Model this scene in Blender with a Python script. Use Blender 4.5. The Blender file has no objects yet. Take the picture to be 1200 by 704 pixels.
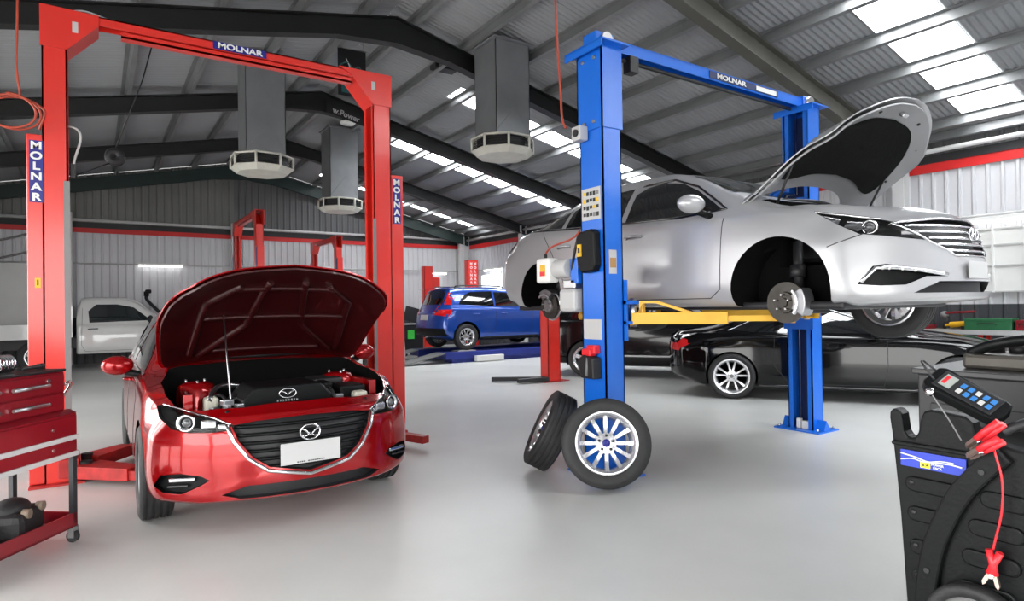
import bpy, bmesh, math, random
from math import sin, cos, pi, radians, atan2, hypot, sqrt
from mathutils import Vector, Matrix
from mathutils.bvhtree import BVHTree
from mathutils.geometry import delaunay_2d_cdt
random.seed(7)
V = Vector
SC = bpy.context.scene
COL = SC.collection

# ------------------------------------------------------------------ camera
FPX = 722.0; YAW = radians(34.0); PITCH = radians(.5); ROLL = radians(.83)
CAM = V((0, 0, 1.4))
cF = V((sin(YAW)*cos(PITCH), cos(YAW)*cos(PITCH), sin(PITCH)))
r0 = V((cos(YAW), -sin(YAW), 0)); u0 = r0.cross(cF)
cR = r0*cos(ROLL) - u0*sin(ROLL); cU = r0*sin(ROLL) + u0*cos(ROLL)
cam = bpy.data.cameras.new('camera'); cam_o = bpy.data.objects.new('camera', cam); COL.objects.link(cam_o)
cam.sensor_width = 36; cam.lens = FPX/1200*36; cam.clip_start = .05; cam.clip_end = 300
cam_o.matrix_world = Matrix(((cR.x, cU.x, -cF.x, CAM.x), (cR.y, cU.y, -cF.y, CAM.y), (cR.z, cU.z, -cF.z, CAM.z), (0, 0, 0, 1)))
SC.camera = cam_o
# ------------------------------------------------------------------ world, light, exposure
w = bpy.data.worlds.new('world'); SC.world = w; w.use_nodes = True
bg = w.node_tree.nodes['Background']; bg.inputs[0].default_value = (.985, .985, .97, 1); bg.inputs[1].default_value = 9.2
def portal(name, loc, rot, sx, sy):
    l = bpy.data.lights.new(name, 'AREA'); l.shape = 'RECTANGLE'; l.size = sx; l.size_y = sy; l.cycles.is_portal = True
    o = bpy.data.objects.new(name, l); COL.objects.link(o); o.location = loc; o.rotation_euler = rot
portal('daylight_front_door', (-.7, -5.1, 1.7), (pi/2, 0, 0), 5.0, 3.4)
portal('daylight_side_door', (-4.0, 1.5, 1.75), (0, -pi/2, 0), 3.5, 7.0)
portal('daylight_side_door_far', (-4.0, 9.2, 1.75), (0, -pi/2, 0), 3.5, 5.0)
SKY_E = 16.0
SC.view_settings.view_transform = 'Standard'; SC.view_settings.look = 'None'
SC.view_settings.exposure = 0.0; SC.view_settings.gamma = 1; SC.view_settings.use_curve_mapping = False

# ------------------------------------------------------------------ materials
MATS = {}
def mat(name, col, rough=.5, metal=0, coat=0, spec=.5, emis=0, noise=None, bump=None, alpha=1, trans=0, coatr=.03):
    if name in MATS: return MATS[name]
    m = bpy.data.materials.new(name); m.use_nodes = True; nt = m.node_tree; b = nt.nodes['Principled BSDF']
    if len(col) == 3: col = (*col, 1)
    b.inputs['Base Color'].default_value = col; b.inputs['Roughness'].default_value = rough; b.inputs['Metallic'].default_value = metal
    b.inputs['Coat Weight'].default_value = coat; b.inputs['Coat Roughness'].default_value = coatr
    b.inputs['Specular IOR Level'].default_value = spec
    b.inputs['Transmission Weight'].default_value = trans
    if emis: b.inputs['Emission Color'].default_value = col; b.inputs['Emission Strength'].default_value = emis
    if alpha < 1: b.inputs['Alpha'].default_value = alpha
    tc = nt.nodes.new('ShaderNodeTexCoord')
    amt, sc, det = noise or (.05, 3, 4)
    n = nt.nodes.new('ShaderNodeTexNoise'); n.inputs['Scale'].default_value = sc; n.inputs['Detail'].default_value = det
    nt.links.new(tc.outputs['Object'], n.inputs['Vector'])
    mx = nt.nodes.new('ShaderNodeMix'); mx.data_type = 'RGBA'; mx.blend_type = 'MULTIPLY'
    rp = nt.nodes.new('ShaderNodeMapRange'); rp.inputs[1].default_value = .3; rp.inputs[2].default_value = .7
    rp.inputs[3].default_value = 1-amt; rp.inputs[4].default_value = 1+amt*.3
    nt.links.new(n.outputs['Fac'], rp.inputs[0])
    mx.inputs[0].default_value = 1; mx.inputs[6].default_value = col
    nt.links.new(rp.outputs[0], mx.inputs[7]); nt.links.new(mx.outputs[2], b.inputs['Base Color'])
    if bump:
        st, bs = bump
        n2 = nt.nodes.new('ShaderNodeTexNoise'); n2.inputs['Scale'].default_value = bs; n2.inputs['Detail'].default_value = 3
        nt.links.new(tc.outputs['Object'], n2.inputs['Vector'])
        bp = nt.nodes.new('ShaderNodeBump'); bp.inputs['Strength'].default_value = st; bp.inputs['Distance'].default_value = .01
        nt.links.new(n2.outputs['Fac'], bp.inputs['Height']); nt.links.new(bp.outputs[0], b.inputs['Normal'])
    MATS[name] = m
    return m
M_floor = mat('floor_paint', (.60, .605, .59), .34, noise=(.16, .55, 6), bump=(.06, 40))
M_ground = mat('outside_concrete', (.5, .5, .48), .9, noise=(.1, .8, 5))
M_sheet = mat('roof_sheet', (.28, .287, .30), .55, noise=(.12, .8, 3))
M_sky = mat('skylight_and_fill_sheet', (.95, .98, 1), .5, emis=SKY_E)
M_beam = mat('rafter_paint', (.009, .0095, .010), .5, noise=(.2, 2, 3))
M_beamo = mat('rafter_paint_olive', (.085, .083, .070), .5, noise=(.2, 2, 3))
M_green = mat('gable_rafter_green', (.012, .03, .027), .5)
M_purlin = mat('purlin_galv', (.22, .225, .23), .45, .3, noise=(.15, 2, 3))
M_wallw = mat('white_wall_sheet', (.62, .62, .645), .4, noise=(.06, 1, 3))
M_walld = mat('dark_wall_sheet', (.055, .058, .065), .5, noise=(.1, 1, 3))
M_wallg = mat('grey_gable_sheet', (.13, .132, .135), .5, noise=(.15, 1, 3))
M_stripe = mat('red_stripe', (.62, .012, .012), .45)
M_black = mat('black_paint', (.012, .012, .014), .5)
M_blackgl = mat('black_gloss', (.006, .006, .008), .12, coat=1)
M_rail = mat('white_rail', (.62, .62, .62), .4)
M_redlift = mat('lift_red', (.72, .028, .018), .32, coat=.4, noise=(.08, 2, 3), coatr=.15)
M_reddirty = mat('lift_red_worn', (.45, .02, .018), .5, noise=(.45, 9, 5))
M_bluelift = mat('lift_blue', (.006, .14, .66), .33, coat=.12, noise=(.06, 2, 3), coatr=.2)
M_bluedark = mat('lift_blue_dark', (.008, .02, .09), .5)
M_navy = mat('label_navy', (.012, .012, .2), .4)
M_yellow = mat('arm_yellow', (.78, .42, .015), .4, noise=(.12, 5, 4))
M_white = mat('white_plastic', (.78, .78, .76), .4)
M_lightgrey = mat('light_grey', (.5, .5, .5), .45)
M_grey = mat('mid_grey', (.2, .2, .2), .5)
M_duct = mat('duct_galv', (.30, .31, .325), .42, .55, noise=(.2, 1.6, 4))
M_ductw = mat('duct_vent_white', (.6, .59, .53), .5, noise=(.12, 6, 3))
M_steel = mat('steel', (.55, .55, .56), .3, 1)
M_chrome = mat('chrome', (.82, .82, .84), .08, 1)
M_alloy = mat('alloy', (.72, .72, .74), .25, .85, noise=(.05, 6, 3))
M_alloyd = mat('alloy_dark', (.35, .35, .37), .35, .85)
M_rubber = mat('tyre_rubber', (.018, .018, .019), .62, noise=(.2, 8, 4), bump=(.25, 60))
M_plast = mat('black_plastic', (.0055, .006, .0065), .40, noise=(.15, 6, 4), bump=(.1, 90), spec=.15)
M_cast = mat('cast_iron', (.075, .068, .06), .48, .6, noise=(.25, 12, 4))
M_glass = mat('tinted_glass', (.005, .006, .007), .03, coat=1, spec=.6)
M_glassl = mat('clear_glass_dark', (.015, .02, .022), .03, coat=1, spec=.7)
M_lens = mat('lamp_lens', (.10, .105, .11), .05, .3, coat=1)
M_redlens = mat('tail_lens', (.55, .01, .012), .12, coat=1)
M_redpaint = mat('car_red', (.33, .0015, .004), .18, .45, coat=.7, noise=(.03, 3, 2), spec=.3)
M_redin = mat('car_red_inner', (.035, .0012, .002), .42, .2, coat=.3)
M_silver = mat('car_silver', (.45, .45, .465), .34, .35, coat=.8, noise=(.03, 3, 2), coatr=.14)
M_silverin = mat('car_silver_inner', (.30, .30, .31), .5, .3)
M_bluecar = mat('car_blue', (.004, .055, .34), .28, .4, coat=1, noise=(.03, 3, 2))
M_blackcar = mat('car_black', (.003, .003, .0035), .06, 0, coat=.25, spec=.25)
M_charcar = mat('car_charcoal', (.006, .006, .007), .12, 0, coat=.3, spec=.25)
M_whitecar = mat('car_white', (.66, .66, .65), .3, coat=1)
M_ramp = mat('ramp_blue', (.015, .03, .24), .45, noise=(.2, 5, 4))
M_rampg = mat('ramp_grey', (.22, .22, .22), .5, .5)
M_lampon = mat('fluorescent_on', (1, 1, .98), .5, emis=5)
M_orange = mat('hose_orange', (.42, .06, .03), .5)
M_toolred = mat('tool_red', (.24, .007, .015), .3, coat=.5, noise=(.08, 4, 3), coatr=.15)
M_toolgreen = mat('tool_green', (.02, .13, .05), .5)
M_wood = mat('bench_wood', (.3, .25, .2), .6, noise=(.3, 10, 4))
M_paper = mat('paper', (.5, .5, .5), .6)
M_sticker = mat('sticker_yellow', (.75, .45, .02), .5)
M_clampred = mat('clamp_red', (.72, .02, .03), .4)
M_copper = mat('copper', (.62, .48, .42), .3, .9)
M_teal = mat('sign_teal', (.02, .12, .13), .5)
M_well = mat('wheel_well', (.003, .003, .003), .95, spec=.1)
M_liner = mat('hood_liner', (.006, .006, .006), .95, bump=(.4, 50))
M_liquid = mat('reservoir', (.5, .48, .4), .4)
M_lcd = mat('lcd_grey', (.35, .38, .36), .3)
M_cyan = mat('button_blue', (.03, .18, .5), .4)

# ------------------------------------------------------------------ object helpers
def link(o): COL.objects.link(o); return o
def thing(name, label, cat, loc=(0, 0, 0), rz=0, group=None):
    o = link(bpy.data.objects.new(name, None)); o.location = loc; o.rotation_euler = (0, 0, rz); o.empty_display_size = .1
    o['label'] = label; o['category'] = cat
    if group: o['group'] = group
    return o
def tag(o, label, cat, group=None, kind=None):
    o['label'] = label; o['category'] = cat
    if group: o['group'] = group
    if kind: o['kind'] = kind
    return o
def structure(o): o['kind'] = 'structure'; return o

class MB:
    """collects geometry for ONE mesh object"""
    def __init__(s): s.bm = bmesh.new(); s.mi = 0
    def _tagf(s, fs, smooth=False):
        for f in fs: f.material_index = s.mi; f.smooth = smooth
    def box(s, c, size, rot=None, bev=0):
        m = Matrix.Translation(c) @ (rot.to_4x4() if rot else Matrix()) @ Matrix.Diagonal((size[0], size[1], size[2], 1))
        r = bmesh.ops.create_cube(s.bm, size=1, matrix=m)
        fs = list({f for v in r['verts'] for f in v.link_faces}); s._tagf(fs)
        if bev:
            es = list({e for v in r['verts'] for e in v.link_edges})
            rr = bmesh.ops.bevel(s.bm, geom=es, offset=bev, segments=2, affect='EDGES', profile=.5); s._tagf(rr['faces'])
        return s
    def bx(s, x0, x1, y0, y1, z0, z1, bev=0):
        return s.box(((x0+x1)/2, (y0+y1)/2, (z0+z1)/2), (abs(x1-x0), abs(y1-y0), abs(z1-z0)), bev=bev)
    def cyl(s, p0, p1, r, r2=None, seg=20, smooth=True):
        p0, p1 = V(p0), V(p1); d = p1-p0
        if d.length < 1e-6: return s
        m = Matrix.Translation((p0+p1)/2) @ d.to_track_quat('Z', 'Y').to_matrix().to_4x4()
        rr = bmesh.ops.create_cone(s.bm, cap_ends=True, segments=seg, radius1=r, radius2=r if r2 is None else r2, depth=d.length, matrix=m)
        for f in {f for v in rr['verts'] for f in v.link_faces}: f.material_index = s.mi; f.smooth = smooth and len(f.verts) == 4
        return s
    def sph(s, c, r, scale=(1, 1, 1), seg=20, rot=None):
        m = Matrix.Translation(c) @ (rot.to_4x4() if rot else Matrix()) @ Matrix.Diagonal((*scale, 1))
        rr = bmesh.ops.create_uvsphere(s.bm, u_segments=seg, v_segments=seg//2, radius=r, matrix=m)
        s._tagf({f for v in rr['verts'] for f in v.link_faces}, True); return s
    def tube(s, pts, r, seg=8, closed=False, flat=1):
        pts = [V(p) for p in pts]; n = len(pts); rings = []; up = None
        for i, p in enumerate(pts):
            a = pts[i-1] if (i > 0 or closed) else p; b = pts[(i+1) % n] if (i < n-1 or closed) else p
            t = (b-a)
            if t.length < 1e-9: t = V((0, 0, 1))
            t.normalize()
            if up is None: up = t.orthogonal().normalized()
            up = (up - t*up.dot(t))
            if up.length < 1e-6: up = t.orthogonal()
            up.normalize(); sd = t.cross(up)
            rr = r(i/(n-1)) if callable(r) else r
            rings.append([s.bm.verts.new(p + (up*cos(2*pi*k/seg) + sd*sin(2*pi*k/seg)*flat)*rr) for k in range(seg)])
        m = n if closed else n-1
        for i in range(m):
            A, B = rings[i], rings[(i+1) % n]
            for k in range(seg):
                f = s.bm.faces.new((A[k], A[(k+1) % seg], B[(k+1) % seg], B[k])); f.smooth = True; f.material_index = s.mi
        if not closed:
            f = s.bm.faces.new(rings[0][::-1]); f.material_index = s.mi; f = s.bm.faces.new(rings[-1]); f.material_index = s.mi
        return s
    def lathe(s, prof, c=(0, 0, 0), axis='Y', seg=48, smooth=True, closed=True):
        """profile of (radius, position along the axis); closed makes a torus-like solid"""
        c = V(c); rings = []
        for k in range(seg):
            a = 2*pi*k/seg; row = []
            for r, h in prof:
                p = {'Y': V((r*cos(a), h, r*sin(a))), 'Z': V((r*cos(a), r*sin(a), h)), 'X': V((h, r*cos(a), r*sin(a)))}[axis]
                row.append(s.bm.verts.new(c+p))
            rings.append(row)
        n = len(prof)
        for k in range(seg):
            A, B = rings[k], rings[(k+1) % seg]
            for i in range(n if closed else n-1):
                j = (i+1) % n
                f = s.bm.faces.new((A[i], A[j], B[j], B[i])); f.smooth = smooth; f.material_index = s.mi
        return s
    def prism(s, poly, h0, h1, plane='XZ', M=None, smooth=False):
        """extruded polygon; plane names the polygon's axes, the third runs h0..h1"""
        def P(a, b, h): return {'XZ': V((a, h, b)), 'YZ': V((h, a, b)), 'XY': V((a, b, h))}[plane]
        M = M or Matrix()
        A = [s.bm.verts.new(M @ P(a, b, h0)) for a, b in poly]; B = [s.bm.verts.new(M @ P(a, b, h1)) for a, b in poly]
        fs = [s.bm.faces.new(A), s.bm.faces.new(B[::-1])]; n = len(poly)
        sd = [s.bm.faces.new((A[i], B[i], B[(i+1) % n], A[(i+1) % n])) for i in range(n)]
        s._tagf(fs); s._tagf(sd, smooth); return s
    def quad(s, a, b, c, d):
        f = s.bm.faces.new([s.bm.verts.new(V(p)) for p in (a, b, c, d)]); f.material_index = s.mi; return s
    def xf(s, M): bmesh.ops.transform(s.bm, matrix=M, verts=s.bm.verts); return s
    def build(s, name, m, parent=None, auto=None, bevel=0, keep=False):
        bmesh.ops.recalc_face_normals(s.bm, faces=s.bm.faces)
        me = bpy.data.meshes.new(name); s.bm.to_mesh(me)
        if not keep: s.bm.free()
        for x in (m if isinstance(m, (list, tuple)) else [m]): me.materials.append(x)
        if auto:
            for p in me.polygons: p.use_smooth = True
            me.set_sharp_from_angle(angle=radians(auto))
        o = link(bpy.data.objects.new(name, me))
        if parent: o.parent = parent
        if bevel:
            b = o.modifiers.new('bevel', 'BEVEL'); b.width = bevel; b.segments = 2; b.limit_method = 'ANGLE'; b.angle_limit = radians(40)
        return o

def arc_pts(c, r, a0, a1, n, plane='XZ', h=0):
    out = []
    for i in range(n+1):
        a = a0+(a1-a0)*i/n; x, y = c[0]+r*cos(a), c[1]+r*sin(a)
        out.append({'XZ': V((x, h, y)), 'XY': V((x, y, h)), 'YZ': V((h, x, y)), '2D': (x, y)}[plane])
    return out
def rrect(x0, x1, y0, y1, r, n=4):
    p = []
    for cx, cy, a in ((x1-r, y1-r, 0), (x0+r, y1-r, pi/2), (x0+r, y0+r, pi), (x1-r, y0+r, 1.5*pi)):
        for i in range(n+1):
            t = a+pi/2*i/n; p.append((cx+r*cos(t), cy+r*sin(t)))
    return p
def bez(p0, p1, p2, p3, n=16):
    p0, p1, p2, p3 = map(V, (p0, p1, p2, p3)); o = []
    for i in range(n+1):
        t = i/n; o.append(p0*(1-t)**3 + p1*3*t*(1-t)**2 + p2*3*t*t*(1-t) + p3*t**3)
    return o
def spline(pts, sub=8):
    pts = [V(p) for p in pts]; o = []
    for i in range(len(pts)-1):
        a, b = pts[i], pts[i+1]; z = pts[i-1] if i else a*2-b; c = pts[i+2] if i+2 < len(pts) else b*2-a
        for k in range(sub):
            t = k/sub; o.append(.5*((2*a)+(b-z)*t+(2*z-5*a+4*b-c)*t*t+(3*a-z-3*b+c)*t**3))
    o.append(pts[-1]); return o
def text(name, s, size, m, parent, loc, xdir, ydir, ext=.001, bold=.02, sx=1, align='CENTER'):
    """lettering as a mesh: xdir is the reading direction, ydir is up"""
    c = bpy.data.curves.new('t', 'FONT'); c.body = s; c.size = size; c.extrude = ext; c.offset = bold*size; c.align_x = align; c.align_y = 'CENTER'
    o = bpy.data.objects.new('t', c); COL.objects.link(o)
    dg = bpy.context.evaluated_depsgraph_get(); me = bpy.data.meshes.new_from_object(o.evaluated_get(dg)); bpy.data.objects.remove(o); bpy.data.curves.remove(c)
    X, Y = V(xdir).normalized(), V(ydir).normalized(); Z = X.cross(Y); L = V(loc)
    me.transform(Matrix(((X.x*sx, Y.x, Z.x, L.x), (X.y*sx, Y.y, Z.y, L.y), (X.z*sx, Y.z, Z.z, L.z), (0, 0, 0, 1))))
    me.materials.clear(); me.materials.append(m); me.name = name
    q = link(bpy.data.objects.new(name, me))
    if parent: q.parent = parent
    return q

def interp(ctrl):
    """monotone cubic through control points"""
    xs = [c[0] for c in ctrl]; ys = [c[1] for c in ctrl]; n = len(xs)
    d = [(ys[i+1]-ys[i])/(xs[i+1]-xs[i]) for i in range(n-1)]; m = [0]*n; m[0] = d[0]; m[-1] = d[-1]
    for i in range(1, n-1): m[i] = 0 if d[i-1]*d[i] <= 0 else 2*d[i-1]*d[i]/(d[i-1]+d[i])
    def f(x):
        if x <= xs[0]: return ys[0]
        if x >= xs[-1]: return ys[-1]
        i = 0
        while x > xs[i+1]: i += 1
        h = xs[i+1]-xs[i]; t = (x-xs[i])/h
        return ys[i]*(1+2*t)*(1-t)**2 + m[i]*h*t*(1-t)**2 + ys[i+1]*t*t*(3-2*t) + m[i+1]*h*t*t*(t-1)
    return f
def sstep(a, b, x):
    t = max(0, min(1, (x-a)/(b-a))); return t*t*(3-2*t)

# ------------------------------------------------------------------ room shell
XR, ZR, SL = 3.8, 5.96, .235          # ridge line and roof slope
XE, XW = 11.6, -4.0                   # right and left eave walls
YB, YF = 20.3, -5.0                   # gable wall, open front
def zroof(x): return ZR - (SL*(x-XR) if x > XR else .205*(XR-x))
o = MB().quad((XW, YF, 0), (XE, YF, 0), (XE, YB, 0), (XW, YB, 0)).build('floor', M_floor); structure(o)
o = MB().quad((-60, -60, -.02), (60, -60, -.02), (60, 60, -.02), (-60, 60, -.02)).build('outside_ground', M_ground); structure(o)

SKYL_AND_FILL = [(5.72, 11.3, -3.4, -2.4), (4.4, 11.3, -1.3, -.3), (5.72, 11.3, 3.18, 3.93), (5.72, 11.3, 10.05, 10.65), (5.72, 11.3, 13.05, 14.25), (5.72, 11.3, 18.7, 19.0)]  # band nearest the camera is unseen, added to brighten the near floor
def sheet(x0, x1, y0, y1, pitch=.09, amp=.011):
    mb = MB(); n = max(2, int((y1-y0)/pitch*6)); A = []; B = []
    for i in range(n+1):
        y = y0+(y1-y0)*i/n; dz = amp*sin(2*pi*y/pitch)
        A.append(mb.bm.verts.new((x0, y, zroof(x0)+dz))); B.append(mb.bm.verts.new((x1, y, zroof(x1)+dz)))
    for i in range(n): f = mb.bm.faces.new((A[i], B[i], B[i+1], A[i+1])); f.smooth = True
    return mb
def merge(mbs):
    r = MB()
    for m in mbs:
        me = bpy.data.meshes.new('t'); m.bm.to_mesh(me); m.bm.free(); r.bm.from_mesh(me); bpy.data.meshes.remove(me)
    return r
segs = []; y = YF
for (x0, x1, a, b) in SKYL_AND_FILL:
    segs.append(sheet(XR, XE+.25, y, a)); segs.append(sheet(XR, x0, a, b)); segs.append(sheet(x1, XE+.25, a, b)); y = b
segs.append(sheet(XR, XE+.25, y, YB+.2)); segs.append(sheet(XW-.25, XR, YF, YB+.2))
o = merge(segs).build('ceiling', M_sheet); structure(o)
for (x0, x1, a, b) in SKYL_AND_FILL: structure(sheet(x0, x1, a, b).build('skylight_and_fill', M_sky))

# rafters: five portal frames, each its own object, with apex haunch
FR = [1.25, 5.0, 8.7, 12.5, 16.3, 20.0]
for k, y in enumerate(FR):
    if y > 19:
        t, d, m = .10, .34, M_green
    else: t, d, m = .17, .30, M_beam
    if k in (1, 0): m = M_beamo
    mb = MB()
    for sg, xe in ((1, XE-.05), (-1, XW+.05)):
        g = .16
        def zt(x): return zroof(x)-g
        for zz0, zz1, th in ((0, .02, t), (d-.02, d, t), (.02, d-.02, t*(.12 if y < 19 else 1))):
            poly = [(XR, zt(XR)-zz0), (xe, zt(xe)-zz0), (xe, zt(xe)-zz1), (XR, zt(XR)-zz1)]
            mb.prism(poly, y-th/2, y+th/2, 'XZ')
        mb.prism([(XR, zt(XR)-d), (XR+sg*.9, zt(XR+sg*.9)-d), (XR+sg*.0, zt(XR)-d-.11)], y-t/2, y+t/2, 'XZ')
    structure(mb.build('roof_rafter', m))
    # columns at both eaves
    for xe in (XE-.16, XW+.16):
        mb = MB(); mb.bx(xe-.11, xe-.095, y-.09, y+.09, 0, zroof(xe)-.18).bx(xe+.095, xe+.11, y-.09, y+.09, 0, zroof(xe)-.18).bx(xe-.095, xe+.095, y-.01, y+.01, 0, zroof(xe)-.18)
        structure(mb.build('wall_column', M_rail))
# purlins
PX = [11.45] + [11.05-.87*i for i in range(9)] + [3.3-.95*i for i in range(8)]
for i, x in enumerate(PX):
    z = zroof(x)-.012; a = math.atan(-SL if x > XR else .205)
    mb = MB(); R = Matrix.Rotation(-a, 3, 'Y')
    L = YB-YF-.3; yc = (YB+YF)/2
    mb.box((x, yc, z-.075), (.008, L, .145), R)
    mb.box(V((x, yc, z-.075)) + R @ V((.03, 0, -.069)), (.06, L, .006), R); mb.box(V((x, yc, z-.075)) + R @ V((-.03, 0, .069)), (.06, L, .006), R)
    structure(mb.build('roof_purlin', M_purlin))

def ribbed(length, z0, ztop, pitch=.19, depth=.028, rw=.045):
    """vertical ribbed sheet in local X (along) and Z; ztop is a function of x; ribs stick towards -Y"""
    mb = MB(); xs = []; x = 0
    while x < length:
        xs += [(x, 0), (x+pitch-rw-.03, 0), (x+pitch-rw, -depth), (x+pitch-.015, -depth)]; x += pitch
    xs = [p for p in xs if p[0] <= length] + [(length, 0)]
    A = [mb.bm.verts.new((x, d, z0)) for x, d in xs]; B = [mb.bm.verts.new((x, d, ztop(x))) for x, d in xs]
    for i in range(len(xs)-1): mb.bm.faces.new((A[i], A[i+1], B[i+1], B[i]))
    return mb
Rb = Matrix.Translation((XW, YB, 0))
structure(ribbed(7.5, 3.8, lambda x: zroof(XW+x)-.02).xf(Rb).build('wall_back_gable_left', mat('gable_sheet_light', (.20, .20, .19), .5, noise=(.2, .8, 3))))
structure(ribbed(XE-XW-7.5, 3.8, lambda x: zroof(XW+7.5+x)-.02).xf(Matrix.Translation((XW+7.5, YB, 0))).build('wall_back_gable', M_wallg))
# front gable with two open doorways (daylight comes in here)
fw_ = []
for a, b, z0 in ((XW, -3.2, 0), (-3.2, 1.8, 3.4), (1.8, XE, 0)):
    fw_.append((a, b, z0))
structure(ribbed(XE-XW, 1.25, lambda x: 3.8).xf(Rb).build('wall_back', M_wallw))
structure(ribbed(XE-XW, 0, lambda x: 1.25).xf(Rb).build('wall_back_dado', M_walld))
Rr = Matrix.Translation((XE, YB, 0)) @ Matrix.Rotation(-pi/2, 4, 'Z')
LR = YB-YF
structure(ribbed(LR, 3.75, lambda x: zroof(XE)+.02).xf(Rr).build('wall_right_eave', M_wallg))
structure(ribbed(LR, 1.32, lambda x: 3.75).xf(Rr).build('wall_right', M_wallw))
structure(ribbed(LR, 0, lambda x: 1.32).xf(Rr).build('wall_right_dado', M_walld))
# left wall with open doorways (daylight)
Rl = Matrix.Translation((XW, YF, 0)) @ Matrix.Rotation(pi/2, 4, 'Z')
pieces = []
for a, b, z0 in ((-5, -2, 0), (-2, 5, 3.5), (5, 6.7, 0), (6.7, 11.7, 3.5), (11.7, YB, 0)):
    pieces.append(ribbed(b-a, z0, lambda x: zroof(XW)).xf(Matrix.Translation((XW, a, 0)) @ Matrix.Rotation(pi/2, 4, 'Z')))
structure(merge(pieces).build('wall_left', M_wallw))
structure(merge([ribbed(b-a, z0, (lambda A: lambda x: zroof(A+x)-.02)(a)).xf(Matrix.Translation((a, YF, 0))) for a, b, z0 in fw_]).build('wall_front', M_wallw))
# stripes and rails along the two walls
structure(MB().bx(XW, XE, YB-.045, YB-.03, 3.55, 3.68).build('trim_1', M_stripe))
structure(MB().bx(XW, XE, YB-.06, YB-.03, 3.68, 3.83).build('trim_2', M_black))
structure(MB().cyl((XW, YB-.12, 3.88), (XE-.1, YB-.12, 3.88), .04).build('trim_3', M_rail))
structure(MB().bx(XE-.045, XE-.03, YF, YB-.05, 3.52, 3.67).build('trim_4', M_stripe))
structure(MB().bx(XE-.06, XE-.03, YF, YB-.05, 3.67, 3.8).build('trim_5', M_black))
structure(MB().cyl((XE-.12, YF, 3.86), (XE-.12, YB-.2, 3.86), .04).build('trim_6', M_rail))
structure(MB().cyl((XW, YB-.09, 2.71), (XE-.1, YB-.09, 2.71), .02).build('trim_7', M_lightgrey))
structure(MB().cyl((XE-.09, YF, 2.71), (XE-.09, YB-.2, 2.71), .02).build('trim_8', M_lightgrey))
for x, zt_ in ((-.62, 4.05), (3.48, 4.0), (7.9, 4.0), (11.28, 3.95)):   # wind posts along the gable
    structure(MB().bx(x-.10, x+.10, YB-.33, YB-.16, 0, zt_).build('wall_post', M_rail))
structure(MB().bx(-3.9, -1.35, YB-.09, YB-.05, .95, 2.62).bx(-3.95, -1.3, YB-.1, YB-.05, 2.62, 2.68).build('door_1', M_white))
structure(MB().bx(XE-.12, XE-.05, 17.75, 18.95, 2.0, 2.5).build('window_1', mat('window_daylight', (.9, .95, 1), .5, emis=1.6)))

# ------------------------------------------------------------------ surface patches on bodies
def pickbvh(bm):
    me = bpy.data.meshes.new('b'); bm.to_mesh(me); vs = [v.co.copy() for v in me.vertices]; ps = [list(p.vertices) for p in me.polygons]; bpy.data.meshes.remove(me)
    return BVHTree.FromPolygons(vs, ps)
def triangulate(loop2, sp):
    b = []
    n = len(loop2)
    for i in range(n):
        a, c = V(loop2[i]), V(loop2[(i+1) % n]); k = max(1, int((c-a).length/sp+.5))
        for j in range(k): b.append(a.lerp(c, j/k))
    nb = len(b); xs = [p.x for p in b]; ys = [p.y for p in b]
    def inside(x, y):
        r = False
        for i in range(nb):
            p, q = b[i], b[(i+1) % nb]
            if (p.y > y) != (q.y > y) and x < (q.x-p.x)*(y-p.y)/(q.y-p.y)+p.x: r = not r
        return r
    pts = list(b); y = min(ys)+sp*.5
    while y < max(ys):
        x = min(xs)+sp*.5
        while x < max(xs):
            if inside(x, y) and min((p-V((x, y))).length for p in b) > sp*.45: pts.append(V((x, y)))
            x += sp
        y += sp
    r = delaunay_2d_cdt(pts, [(i, (i+1) % nb) for i in range(nb)], [], 1, 1e-5)
    vs, fs = r[0], r[2]
    out = []
    for f in fs:
        c = sum((vs[i] for i in f), V((0, 0)))/len(f)
        if inside(c.x, c.y): out.append(f)
    return vs, out
def patch(bvh, loop, d, sp=.05, off=.004, depth=None):
    """loop of 3D points cast along d on the surface; returns MB with a skin raised by off, or a closed block sunk by depth"""
    d = V(d).normalized(); e1 = d.orthogonal().normalized(); e2 = d.cross(e1)
    l2 = [(V(p).dot(e1), V(p).dot(e2)) for p in loop]
    vs, fs = triangulate(l2, sp); mb = MB(); P = []
    for v in vs:
        o = e1*v.x+e2*v.y - d*6
        h = bvh.ray_cast(o, d)
        if h[0] is None:
            mid = sum((V(p) for p in loop), V())/len(loop); q = e1*v.x+e2*v.y + d*mid.dot(d); h = bvh.find_nearest(q)
        nn = h[1] if h[1].dot(d) < 0 else -h[1]
        P.append((h[0], nn))
    if depth is None: A = [mb.bm.verts.new(p+n*off) for p, n in P]; B = None
    else: A = [mb.bm.verts.new(p-d*off) for p, n in P]; B = [mb.bm.verts.new(p+d*depth) for p, n in P]
    es = {}
    for f in fs:
        try: q = mb.bm.faces.new([A[i] for i in f]); q.smooth = True
        except ValueError: continue
        if B: mb.bm.faces.new([B[i] for i in reversed(f)]).smooth = True
        for i in range(len(f)):
            a, b = f[i], f[(i+1) % len(f)]; es[(a, b)] = es.get((a, b), 0)+1
    if B:
        for (a, b) in list(es):
            if (b, a) not in es: mb.bm.faces.new((A[b], A[a], B[a], B[b]))
    return mb
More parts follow.
